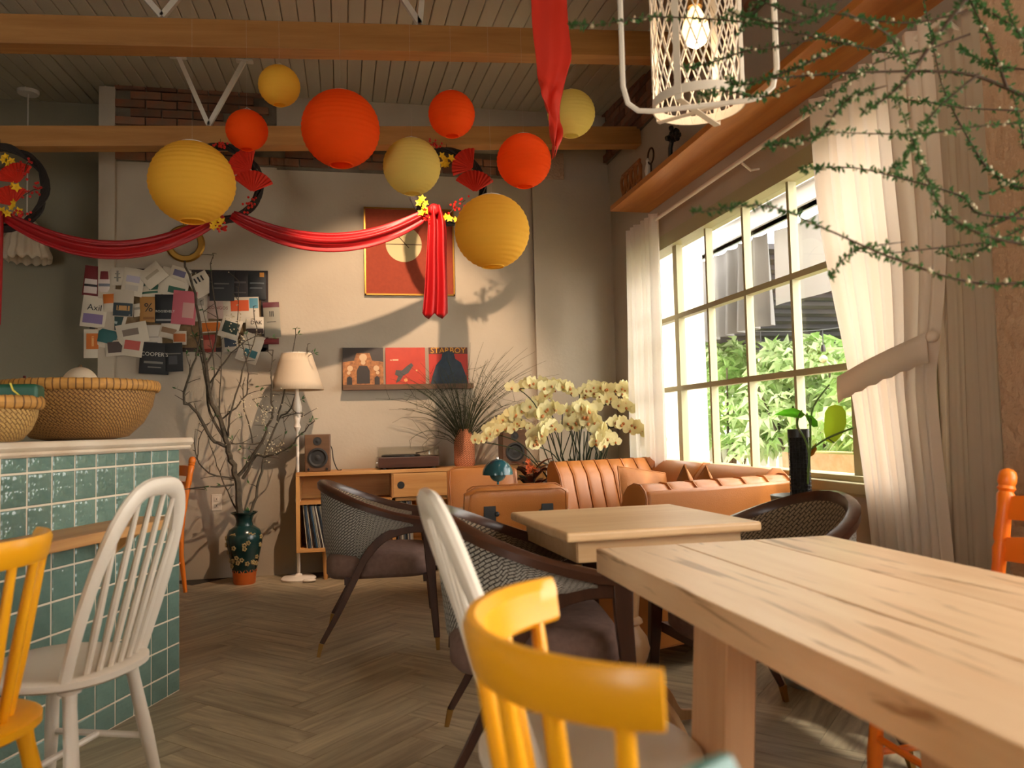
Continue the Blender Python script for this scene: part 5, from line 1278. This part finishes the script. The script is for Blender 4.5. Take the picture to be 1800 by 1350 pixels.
# ================================================================== orchids
OY = 5.62; oc = onY(1015, 806, OY)
op = thing('orchid_pot', 'dark round planter of orchids behind the channel back sofa', 'planter', (oc.x+.02, OY, 0))
B().lathe([(.16, 0), (.2, .1), (.25, .4), (.27, .62), (.28, .66), (.265, .66), (.25, .6), (.001, .6)], 36).build('pot', plain('planter_dark', '#2b2a28', .5), op)
orc = thing('orchid_plant', 'large arrangement of pale yellow orchids arching behind the sofa', 'orchid', (oc.x+.02, OY, .6))
fm = B()
def petal(b, a_, L, w_, bend=.25):
    c, s = cos(a_), sin(a_); P = []
    for u, ww in ((.05, .25), (.35, .9), (.7, .95), (1.0, .15)):
        for sd in (-1, 0, 1): P.append(V((c*L*u - s*w_*ww*sd, -bend*L*u*u*(.4 if sd == 0 else .7)*.5, s*L*u + c*w_*ww*sd)))
    F = []
    for i in range(3):
        for j in range(2): F.append((i*3+j, i*3+j+1, (i+1)*3+j+1, (i+1)*3+j))
    b.add(P, F)
for a_, L, w_ in ((radians(5), .048, .026), (radians(175), .048, .026)): petal(fm, a_, L, w_, .1)
for a_, L, w_ in ((radians(90), .042, .015), (radians(215), .04, .014), (radians(325), .04, .014)): petal(fm, a_, L, w_, .3)
fm.mi = 1; fm.ball((0, -.010, -.008), .008, 8, 5, (.9, 1, 1.1))
fme = fm.mesh('blossom', True, ang=180); fme.materials.append(M['petal']); fme.materials.append(M['lip'])
z8 = lambda p: (820+p[0]/4.5, 640+p[1]/4.5)
spikes = [  # arching flower lines in the photograph, with depth offset and number of blossoms
 ([(840, 230), (800, 190), (740, 160), (660, 165), (570, 155), (470, 165), (370, 170)], -.05, 13, 1), ([(1290, 200), (1220, 190), (1140, 200), (1060, 190), (990, 180), (900, 190)], 0, 11, 1),
 ([(1370, 370), (1300, 345), (1220, 320), (1120, 295), (1020, 330), (960, 360)], -.1, 8, 1), ([(1530, 600), (1450, 560), (1380, 525), (1300, 490), (1220, 465), (1140, 480)], -.25, 9, 1),
 ([(760, 360), (700, 345), (650, 360), (600, 390), (575, 410)], -.3, 9, 1.1), ([(700, 490), (640, 490), (600, 535), (560, 590), (520, 640)], -.42, 9, 1.1),
 ([(640, 320), (560, 320), (480, 350), (400, 380), (340, 400)], .05, 12, 1), ([(540, 520), (460, 480), (380, 500), (300, 510), (230, 530), (150, 570), (80, 610)], 0, 14, .9), ([(430, 420), (350, 440), (280, 440), (220, 480), (170, 540)], .1, 11, .9),
 ([(880, 320), (920, 350), (950, 400), (980, 450), (1020, 490), (1070, 520)], -.35, 12, 1.15), ([(1170, 600), (1110, 560), (1060, 570), (1040, 600), (1080, 590)], -.4, 7, 1.0), ([(1000, 500), (930, 470), (860, 450), (800, 480)], .0, 9, 1.0), ([(880, 380), (840, 370), (850, 410), (900, 440)], .08, 7, 1.05),
 ([(700, 200), (650, 180), (620, 230), (660, 250)], .1, 5, .9), ([(1290, 260), (1230, 190), (1250, 170)], .12, 5, 1.0), ([(520, 400), (480, 330), (600, 300)], .15, 7, .9), ([(1040, 240), (960, 230), (900, 240)], .12, 5, .9)]
st = None; r2 = random.Random(21); RB = orc.matrix_basis.inverted()
for P, dy, nb, sc_ in [(a_, b_, int(c_*1.35+.5), d_*1.22) for a_, b_, c_, d_ in spikes]:
    pts = [onY(*z8(p), OY+dy) for p in P]; sp = smooth_path(pts, 5); N = len(sp)
    low = V((oc.x + (pts[-1].x-oc.x)*.22 + r2.uniform(-.05, .05), OY + dy*.3 + r2.uniform(-.05, .05), .62))
    first = sp[-1]; mid = V((low.x*.55+first.x*.45, OY+dy*.6, first.z*.75+low.z*.25))
    if len(P) > 4 or P[0][1] > 300: B().tube(smooth_path([low, mid, first], 6)[:-1]+[p+V((0, .012, -.022)) for p in reversed(sp)], .0042, 5).build('flower_stem', M['stem'], orc, world=True)
    for k in range(nb):
        u = (k+.5)/nb; p = sp[min(N-1, int(u*(N-1)))] + V((r2.gauss(0, .014), -.012+r2.gauss(0, .016), r2.gauss(0, .012)))
        s_ = r2.uniform(.88, 1.15)*sc_*(1.0 if u > .15 else .75)
        link(fme, 'blossom', None, orc, RB @ p, (r2.uniform(-.25, .35), r2.gauss(0, .3), r2.gauss(.0, .55)), (s_,)*3)
for i in range(22):   # bare canes and strap leaves
    x = oc.x+.02+r2.uniform(-.2, .22); y = OY+r2.uniform(-.14, .12)
    B().tube([(oc.x+.02+(x-oc.x)*.5, y, .62), (x, y, .85), (x+r2.uniform(-.08, .08), y, r2.uniform(1.0, 1.22))], .0042, 5).build('cane', M['stem'], orc, world=True)
def strap(parent, base, d, L, w_, mat, droop=.6, name='leaf'):
    d = V(d).normalized(); side = d.cross(V((0, 0, 1))).normalized(); rings = []
    for i in range(9):
        u = i/8; p = V(base) + d*L*u*(1-.15*u) + V((0, 0, L*(.55*u-droop*u*u))); ww = w_*(sin(pi*(.08+.9*u))**.6)
        rings.append([p-side*ww+V((0, 0, .25*ww)), p, p+side*ww+V((0, 0, .25*ww))])
    return B().loft(rings, False, False).build(name, mat, parent, world=True, ang=180, solid=.002)
for k in range(14):
    a_ = 2*pi*k/14+.2; strap(orc, (oc.x+.02+.1*cos(a_), OY+.1*sin(a_), .63), (cos(a_), sin(a_)*.7, .5), r2.uniform(.22, .34), .032, M['leafdark'], .45)
# bronze foliage plant at the end of the sofa
q = onY(940, 850, 5.35); cp = thing('croton_plant', 'bronze and dark leaved plant beside the console behind the sofa end', 'plant', (q.x, 5.42, 0))
B().lathe([(.07, 0), (.1, .12), (.11, .28), (.1, .28), (.001, .26)], 24).build('pot', M['black'], cp)
brz = plain('bronze_leaf', '#6a3212', .6); r2 = random.Random(4)
for k in range(90):
    a_ = r2.uniform(0, 2*pi); z = r2.uniform(.34, .78); d = V((cos(a_), sin(a_), r2.uniform(-.3, .6))); m_ = M['leafdark'] if (d.x < -.2 and z < .66) else brz
    L = r2.uniform(.1, .16); strap(cp, V((q.x, 5.42, z))+d*.03, d, L, .026, m_, .4)
B().tube([(0, 0, .26), (0, 0, .55), (.02, 0, .78)], .01, 6).build('stem', M['brown_twig'], cp)
flo = flower_mesh(); flo.materials.append(plain('rust_flower', '#c8561c', .7))
for k in range(7): link(flo, 'flower', None, cp, V((-.03+r2.gauss(0, .03), -.08, .79+r2.gauss(0, .02))), (0, r2.uniform(0, 6), 0), (1.1,)*3)
# philodendron in the tall pot by the window
q = onX(1408, 870, 1.82); pp_ = thing('tall_planter', 'tall grey glazed pot in front of the window sill', 'planter', (1.82, q.y, 0)); rz_ = q.z
Rp = (onY(1455, 866, q.y).x-onY(1361, 866, q.y).x)/2
B().lathe([(Rp*.75, 0), (Rp*.85, .05), (Rp*1.12, rz_*.55), (Rp*1.15, rz_*.72), (Rp*.98, rz_*.88), (Rp*.9, rz_*.93), (Rp*.98, rz_*.975), (Rp, rz_), (Rp*.93, rz_), (Rp*.86, rz_*.95), (Rp*.85, rz_-.04), (.001, rz_-.03)], 40).build('body', M['pot'], pp_)
ph_ = thing('potted_philodendron', 'climbing philodendron with few bright leaves on a black mesh pole', 'plant', (1.82, q.y, rz_-.03))
rp = 17*((q-C0).length)/FPX*.97; hp = onX(1407, 756, 1.82).z-ph_.location.z
B().lathe([(rp*.93, 0), (rp*.93, hp), (rp*.8, hp-.004), (.001, hp-.004)], 24).build('moss_core', M['moss'], ph_)
g_ = B()
for k in range(20): g_.tube([(rp*cos(2*pi*j/20), rp*sin(2*pi*j/20), .01+k*(hp-.01)/19) for j in range(21)], .0016, 4, False)
for j in range(18): g_.tube([(rp*cos(2*pi*j/18), rp*sin(2*pi*j/18), 0), (rp*cos(2*pi*j/18), rp*sin(2*pi*j/18), hp)], .0014, 4, False)
B().lathe([(rp*1.02, hp-.03), (rp*1.03, hp-.03), (rp*1.03, hp+.004), (rp*1.0, hp+.004)], 24, caps=False).build('pole_collar', M['black'], ph_)
g_.build('mesh_sleeve', plain('black_net', '#0f0f0e', .6), ph_)['kind'] = 'stuff'
PX = lambda x, y, dx=0: onX(x, y, 1.82+dx)
st_ = B(); st_.tube(smooth_path([PX(1420, 850, -.06), PX(1422, 800, -.07), PX(1414, 770, -.07), PX(1402, 750, -.06), PX(1403, 735, -.05), PX(1409, 722, -.05)]), .0045, 6); st_.tube(smooth_path([PX(1420, 830, -.05), PX(1424, 790, -.05), PX(1424, 745, -.03), PX(1418, 728, -.02)]), .0045, 6)
st_.tube(smooth_path([PX(1425, 790, -.04), PX(1455, 770, -.04), PX(1500, 752, -.04)]), .004, 6); st_.tube(smooth_path([PX(1424, 760, -.04), PX(1430, 715, 0), PX(1458, 676, .05)]), .0035, 6); st_.tube(smooth_path([PX(1455, 770, -.04), PX(1466, 778, -.05)]), .003, 5)
st_.build('stem', plain('green_stem', '#5d7a3a', .5), ph_, world=True)
def leafshape(name, outline, X0, mat, cup=.02, rib=None):
    c = V((sum(p[0] for p in outline)/len(outline), sum(p[1] for p in outline)/len(outline), 0)); b = B(); P = [PX(c.x, c.y, X0-1.82+cup)]
    for k in (.5, 1):
        for x, y in outline: P.append(PX(c.x+(x-c.x)*k, c.y+(y-c.y)*k, X0-1.82+cup*(1-k)+(0.0 if k == 1 else .004*((x+y) % 2))))
    n_ = len(outline); F = [(0, 1+i, 1+(i+1) % n_) for i in range(n_)] + [(1+i, 1+n_+i, 1+n_+(i+1) % n_, 1+(i+1) % n_) for i in range(n_)]
    b.add(P, F); return b.build(name, mat, ph_, world=True, ang=180)
leafshape('leaf', [(1450, 725), (1456, 715), (1468, 711), (1480, 714), (1487, 724), (1488, 745), (1480, 765), (1470, 776), (1462, 779), (1452, 775), (1448, 755)], 1.80, M['leaflime'], .02)
leafshape('leaf', [(1361, 729), (1378, 720), (1395, 717), (1408, 722), (1416, 729), (1408, 735), (1390, 733)], 1.76, M['leafbright'], .03)
leafshape('leaf', [(1414, 729), (1428, 731), (1437, 740), (1438, 750), (1430, 751), (1422, 744)], 1.79, M['leafbright'], .02)
leafshape('dry_leaf', [(1420, 805), (1428, 785), (1434, 780), (1436, 790), (1430, 800)], 1.80, plain('dry_leaf', '#c8882a', .7), .01)

# ================================================================== blossom branch in the upper right
YB = 1.30
bp_ = lambda x, y, d=0: onY(x, y, YB+d)
fb = thing('flowering_branch', 'leafy green branch with tiny white blossoms reaching in from the upper right', 'branch', (1.72, 1.15, .3))
fv = thing('branch_vase', 'tall vase holding the leafy blossom branches beside the table', 'vase', (1.72, 1.15, 0))
B().lathe([(.09, 0), (.12, .06), (.14, .25), (.11, .42), (.06, .5), (.075, .54), (.065, .54), (.05, .48)], 32).build('body', M['pot'], fv)
paths = [([(1810, 497), (1700, 495), (1560, 450), (1450, 402), (1345, 362), (1215, 375)], 3.0, .0), ([(1590, 425), (1500, 442), (1458, 490)], 2, .05), ([(1810, 420), (1700, 430), (1560, 445), (1500, 440)], 2.2, .1),
 ([(1810, 385), (1720, 375), (1690, 345), (1590, 315), (1500, 295), (1410, 298)], 3, .12), ([(1810, 432), (1720, 410), (1660, 370), (1628, 310), (1600, 235), (1575, 170)], 3, -.05), ([(1830, 185), (1770, 155), (1700, 130), (1600, 125), (1460, 130), (1340, 140)], 5, .15),
 ([(1770, 155), (1742, 80), (1705, 0), (1690, -40)], 3.5, .1), ([(1810, 195), (1700, 190), (1620, 178), (1560, 172)], 2.5, .2), ([(1810, 215), (1720, 222), (1620, 235), (1500, 234), (1430, 230)], 2.3, .05),
 ([(1720, -30), (1650, 60), (1600, 130), (1560, 170), (1515, 198)], 4.5, -.05), ([(1600, 100), (1500, 80), (1420, 62), (1300, 38), (1150, 30), (1060, 42), (1000, 45)], 3, .25), ([(1560, 150), (1490, 175), (1450, 225), (1420, 245), (1345, 258)], 3.2, .05),
 ([(1480, 0), (1400, 40), (1330, 35), (1280, 20)], 4, .1), ([(1480, 80), (1420, 110), (1370, 130), (1300, 150), (1280, 135)], 3.4, .2), ([(1460, 60), (1380, 80), (1310, 90), (1250, 110), (1200, 120)], 3, .25), ([(1790, 330), (1740, 300), (1700, 240), (1660, 160), (1640, 80), (1620, -20)], 3, .2),
 ([(1810, 90), (1780, 40), (1760, -20)], 3, .0), ([(1780, 120), (1730, 110), (1690, 85)], 2.4, .1), ([(1810, 360), (1760, 390), (1700, 400), (1640, 375)], 3, .1), ([(1800, 260), (1790, 200), (1775, 150)], 2.6, .1), ([(1480, 20), (1560, 60), (1600, 120)], 3, 0), ([(1400, 150), (1340, 170), (1270, 160), (1230, 170)], 2.4, .2), ([(1700, 20), (1600, 40), (1500, 30), (1410, 10)], 2.6, .1), ([(1705, 60), (1620, 90), (1540, 110), (1460, 170), (1410, 200)], 2.6, .15), ([(1720, 130), (1640, 200), (1590, 280), (1570, 300)], 2.4, .0), ([(1800, 60), (1740, 20), (1690, -10)], 2.6, .1), ([(1800, 400), (1740, 430), (1690, 455), (1650, 440)], 2.4, .05), ([(1440, 40), (1380, 20), (1330, 5), (1300, 60)], 2.6, .2), ([(1800, 300), (1760, 330), (1720, 345)], 2.2, .1)]
tb_ = B(); lb_ = B(); wb_ = B(); r2 = random.Random(17); leaves = []
for P, wd, dd in paths:
    pts = [bp_(x, y, dd+.12*(i/len(P))) for i, (x, y) in enumerate(P)]; sp = smooth_path(pts, 6); N = len(sp)
    if P[0][0] >= 1780: 
        s0 = sp[0]; sp = [V((1.72, 1.15, .45)), V((1.80, 1.16, .9)), V((1.74, 1.2, max(1.0, s0.z-.12)))] + sp; N = len(sp)
    tb_.tube(sp, [wd*.0011*(1-.7*i/(N-1))*(1 if P[0][0] >= 1700 or P[0][1] < 0 else min(1, .3+i*.12)) for i in range(N)], 6)
    for i in range(3, N):
        for k in range(int(4+17*max(0, noise.noise(sp[i]*9)+.35))):
            p = sp[i].lerp(sp[i-1], r2.random()); 
            d = V((r2.gauss(0, 1), r2.gauss(0, .8), r2.gauss(.1, 1))).normalized(); L = r2.uniform(.007, .018)
            if r2.random() < .88:
                sd = d.cross(V((r2.random(), r2.random(), r2.random()))).normalized()*L*.2; lb_.add([p, p+d*L*.5+sd, p+d*L, p+d*L*.5-sd], [(0, 1, 2, 3)])
            elif r2.random() < .5: wb_.ball(p+d*.006, r2.uniform(.0025, .005), 6, 4)
tb_.build('branch', M['brown_twig'], fb, world=True)
lb_.build('leaves', M['leaf'], fb, False, world=True)['kind'] = 'stuff'
wb_.build('blossoms', M['bud'], fb, world=True)['kind'] = 'stuff'
# ================================================================== the garden outside the window
gd = struct(B().bb((XR+.2, -8, -.2), (30, 30, -.05)).build('ground', plain('garden_paving', '#a8a294', .9, c2='#8f897c', scale=2), None, False))
wpost = struct(B().bb((2.75, 6.35, -.05), (3.05, 6.75, 3.6)).build('trim_4', plain('white_render', '#d8d4cc', .8), None, False))
o = thing('patio_beam', 'pale grey steel beam of the patio roof outside the window', 'beam', (3.4, 6.2, 2.66))
B().bb((-.04, -2.6, 0), (.04, 2.6, .17)).build('web', plain('grey_steel', '#a8a6a6', .5), o, False); 
for z in (0, .15): B().bb((-.07, -2.6, z), (.07, 2.6, z+.02)).build('flange', plain('grey_steel_b', '#b4b2b2', .5), o, False)
for y in (-2.4, 2.4): B().bb((-.05, y-.05, -2.71), (.05, y+.05, 0)).build('post', M['steel_white'], o, False)
canv = sheet('grey_canvas', '#6e6b69', .2, .9); canvd = sheet('dark_canvas', '#4c4a4c', .15, .9); wcan = sheet('white_tarp', '#8f8c89', .25, .9)
def drape(lab, X, y0, y1, z0, z1, nf, amp, mat, name='outdoor_curtain'):
    r = thing(name, lab, 'curtain', (X, (y0+y1)/2, z0)); N = nf*8; rings = []
    for k in range(9):
        u = k/8; z = z1+(z0-z1)*u; rings.append([V((X+amp*(.4+u)*sin(2*pi*nf*i/N+.5*sin(i*.3)), y0+(y1-y0)*i/N, z + (-.03*abs(sin(pi*nf*i/N)) if k == 0 else 0))) for i in range(N+1)])
    B().loft(rings, False, False).build('cloth', mat, r, world=True, ang=180); return r
drape('grey canvas curtain bunched under the patio beam', 3.42, 5.9, 7.6, 1.85, 2.64, 7, .05, canv)
drape('pale tarp panel stretched under the patio beam', 3.46, 4.3, 5.86, 2.0, 2.62, 2, .02, wcan, 'tarp')
aw = thing('awning', 'dark grey ribbed awning with scalloped edge in the garden', 'awning', (5.0, 7.2, 2.0))
N = 24; z0_, z1_ = 1.93, 2.62
B().loft([[V((3.5+.0*i, 6.3+1.9*i/12, z1_+(z0_-z1_)*(i/12))) for i in range(13)], [V((8.2, 6.3+1.9*i/12, z1_+(z0_-z1_)*(i/12))) for i in range(13)]], False, False).build('canvas', canv, aw, world=True, solid=.004, ang=20)
for i in range(13):
    y = 6.3+1.9*i/12; z = z1_+(z0_-z1_)*(i/12); B().bb((3.5, y-.012, z-.05), (8.2, y+.012, z-.004)).build('rib', canvd, aw, False, world=True)
va = B(); top = []; bot = []
for i in range(97): 
    x = 3.5+4.7*i/96; top.append(V((x, 8.21, z0_+.02))); bot.append(V((x, 8.22, z0_-.20-.045*abs(sin(pi*i/8)))))
va.loft([top, bot], False, False).build('valance', canvd, aw, world=True, solid=.004)
for x in (3.6, 8.1): B().bb((x-.03, 8.15, -.05), (x+.03, 8.21, 1.93)).build('post', M['steel_white'], aw, False, world=True)
# string lights
sl = thing('string_lights', 'black festoon cable with clear bulbs sagging outside the window', 'string lights', onX(1340, 580, 4.0))
pts = [onX(1180, 585, 4.0), onX(1235, 580, 4.0), onX(1336, 582, 4.0), onX(1440, 580, 4.0), onX(1560, 560, 4.0)]
pts[0].y = min(pts[0].y, 9.0)
B().tube(smooth_path(pts, 5), .006, 5).build('cable', M['black'], sl, world=True)
for (x, y, yb) in ((1337, 582, 630), (1446, 580, 628)):
    p = onX(x, y, 4.0); p2 = onX(x+1, yb-16, 4.0); p3 = onX(x+1, yb, 4.0)
    B().tube([p, p2], .005, 5).build('drop_cable', M['black'], sl, world=True); B().tube([p2+V((0, 0, .03)), p2, p2-V((0, 0, .03))], [.012, .02, .02], 10).build('socket', M['black'], sl, world=True)
    B().ball(p3-V((0, 0, .015)), .035, 12, 8).build('bulb', plain('clear_bulb', '#d8c9a0', .1), sl, world=True)
# picket fence
pf = thing('picket_fence', 'white picket fence behind the garden shrubs', 'fence', (6, 8.6, -.05))
pk_ = B().prism([(-.045, 0), (.045, 0), (.045, .95), (0, 1.02), (-.045, .95)], -.01, .01, Matrix(((1, 0, 0), (0, 0, 1), (0, 1, 0)))).mesh('picket', False); pk_.materials.append(plain('white_fence', '#d6d2c8', .7))
for i in range(46): link(pk_, 'picket', None, pf, loc=(-3.2+i*.125, 0, 0))
for z in (.25, .7): B().bb((-3.3, .012, z), (2.6, .05, z+.07)).build('rail', M['steel_white'], pf, False)
pf2 = thing('picket_fence', 'white picket fence return along the right side of the shrubs', 'fence', (4.6, 5.2, -.05), radians(90))
for i in range(24): link(pk_, 'picket', None, pf2, loc=(-1.3+i*.125, 0, 0))
for z in (.25, .7): B().bb((-1.4, .012, z), (1.7, .05, z+.07)).build('rail', M['steel_white'], pf2, False)
# shrubs: whorled leaves on stems
def whorl(n_, L, w_, seed):
    r2 = random.Random(seed); b = B()
    for k in range(n_):
        a_ = 2*pi*k/n_+r2.uniform(-.2, .2); d = V((cos(a_), sin(a_), r2.uniform(-.25, .25))); sd = V((-sin(a_), cos(a_), 0)); l = L*r2.uniform(.8, 1.1)
        b.add([d*.02, d*l*.45+sd*w_+V((0, 0, .02)), d*l*.45+V((0, 0, -.0)), d*l*.45-sd*w_+V((0, 0, .02)), d*l+V((0, 0, -.05*L/.16))], [(0, 2, 1), (0, 3, 2), (1, 2, 4), (2, 3, 4)])
    return b
wm = []
for sd_, mm in ((1, 'leaf2'), (2, 'leaf3'), (3, 'leaf2'), (4, 'leaf3')):
    me = whorl(7, .17, .036, sd_).mesh('leaf_whorl', False); me.materials.append(M[mm]); wm.append(me)
def shrub(lab, x, y, h, rad, n, seed, dense=180, mats='leaf2'):
    r2 = random.Random(seed); r = thing('garden_shrub', lab, 'shrub', (x, y, -.05)); st = B(); mass = B()
    for k in range(7):
        a_ = r2.uniform(0, 6.28); st.tube([(0, 0, 0), (cos(a_)*rad*.3, sin(a_)*rad*.3, h*.4), (cos(a_)*rad*.75, sin(a_)*rad*.75, h*.85)], [.03, .02, .008], 6)
    st.build('stem', M['bark'], r)
    for k in range(n):
        z = h*(r2.uniform(.42, 1)); a_ = r2.uniform(0, 6.28); q = rad*(.55+.5*r2.random())*sin(pi*min(.95, .2+z/h*.75))**.5
        p = V((cos(a_)*q, sin(a_)*q, z)); link(wm[r2.randrange(4)], 'leaf_whorl', None, r, p, (r2.gauss(.5, .4), r2.gauss(0, .5), r2.uniform(0, 6)), (r2.uniform(.8, 1.3),)*3)
    for k in range(dense):
        z = h*r2.uniform(.45, 1); a_ = r2.uniform(0, 6.28); q = rad*r2.random()**.5*sin(pi*min(.95, .2+z/h*.75))**.5; p = V((cos(a_)*q, sin(a_)*q, z)); wv = whorl(6, .17, .036, r2.randrange(999))
        E = Matrix.Rotation(r2.gauss(0, .6), 3, 'X') @ Matrix.Rotation(r2.uniform(0, 6), 3, 'Z'); mass.add([E @ v + p for v in wv.v], wv.f)
    mass.build('foliage', M[mats], r, False)['kind'] = 'stuff'
shrub('bushy garden shrub seen through the left window panes', 4.0, 7.9, 1.95, .75, 60, 31)
shrub('leafy garden shrub behind the middle window panes', 4.35, 6.9, 1.85, .75, 70, 32, 200, 'leaf3')
shrub('bright garden shrub seen behind the potted philodendron', 4.3, 5.6, 1.7, .65, 70, 33, 160)
shrub('tall pale shrub at the back of the garden under the awning', 5.3, 7.6, 1.95, .9, 60, 34, 220, 'leaf3')
shrub('dark green shrub at the right side of the garden view', 5.2, 6.1, 1.85, .9, 70, 35, 220)
shrub('broad shrub behind the picket fence', 6.3, 9.6, 2.2, 1.3, 70, 36, 300)
shrub('far shrub beyond the fence behind the left panes', 4.6, 10.6, 2.3, 1.4, 60, 37, 300, 'leaf3')
# planter trough under the right panes
tr = thing('wooden_trough', 'wooden planter trough with low plants below the right panes', 'planter', (3.2, 4.75, -.05))
for z in range(5): B().bb((-.16, -.42, z*.18), (.16, .42, z*.18+.172)).build('board', M['cafe'], tr, False)
r2 = random.Random(9)
for k in range(26): link(wm[k % 4], 'leaf_whorl', None, tr, (r2.uniform(-.15, .15), r2.uniform(-.42, .42), .95+r2.uniform(0, .22)), (r2.gauss(0, .5), r2.gauss(0, .5), r2.uniform(0, 6)))
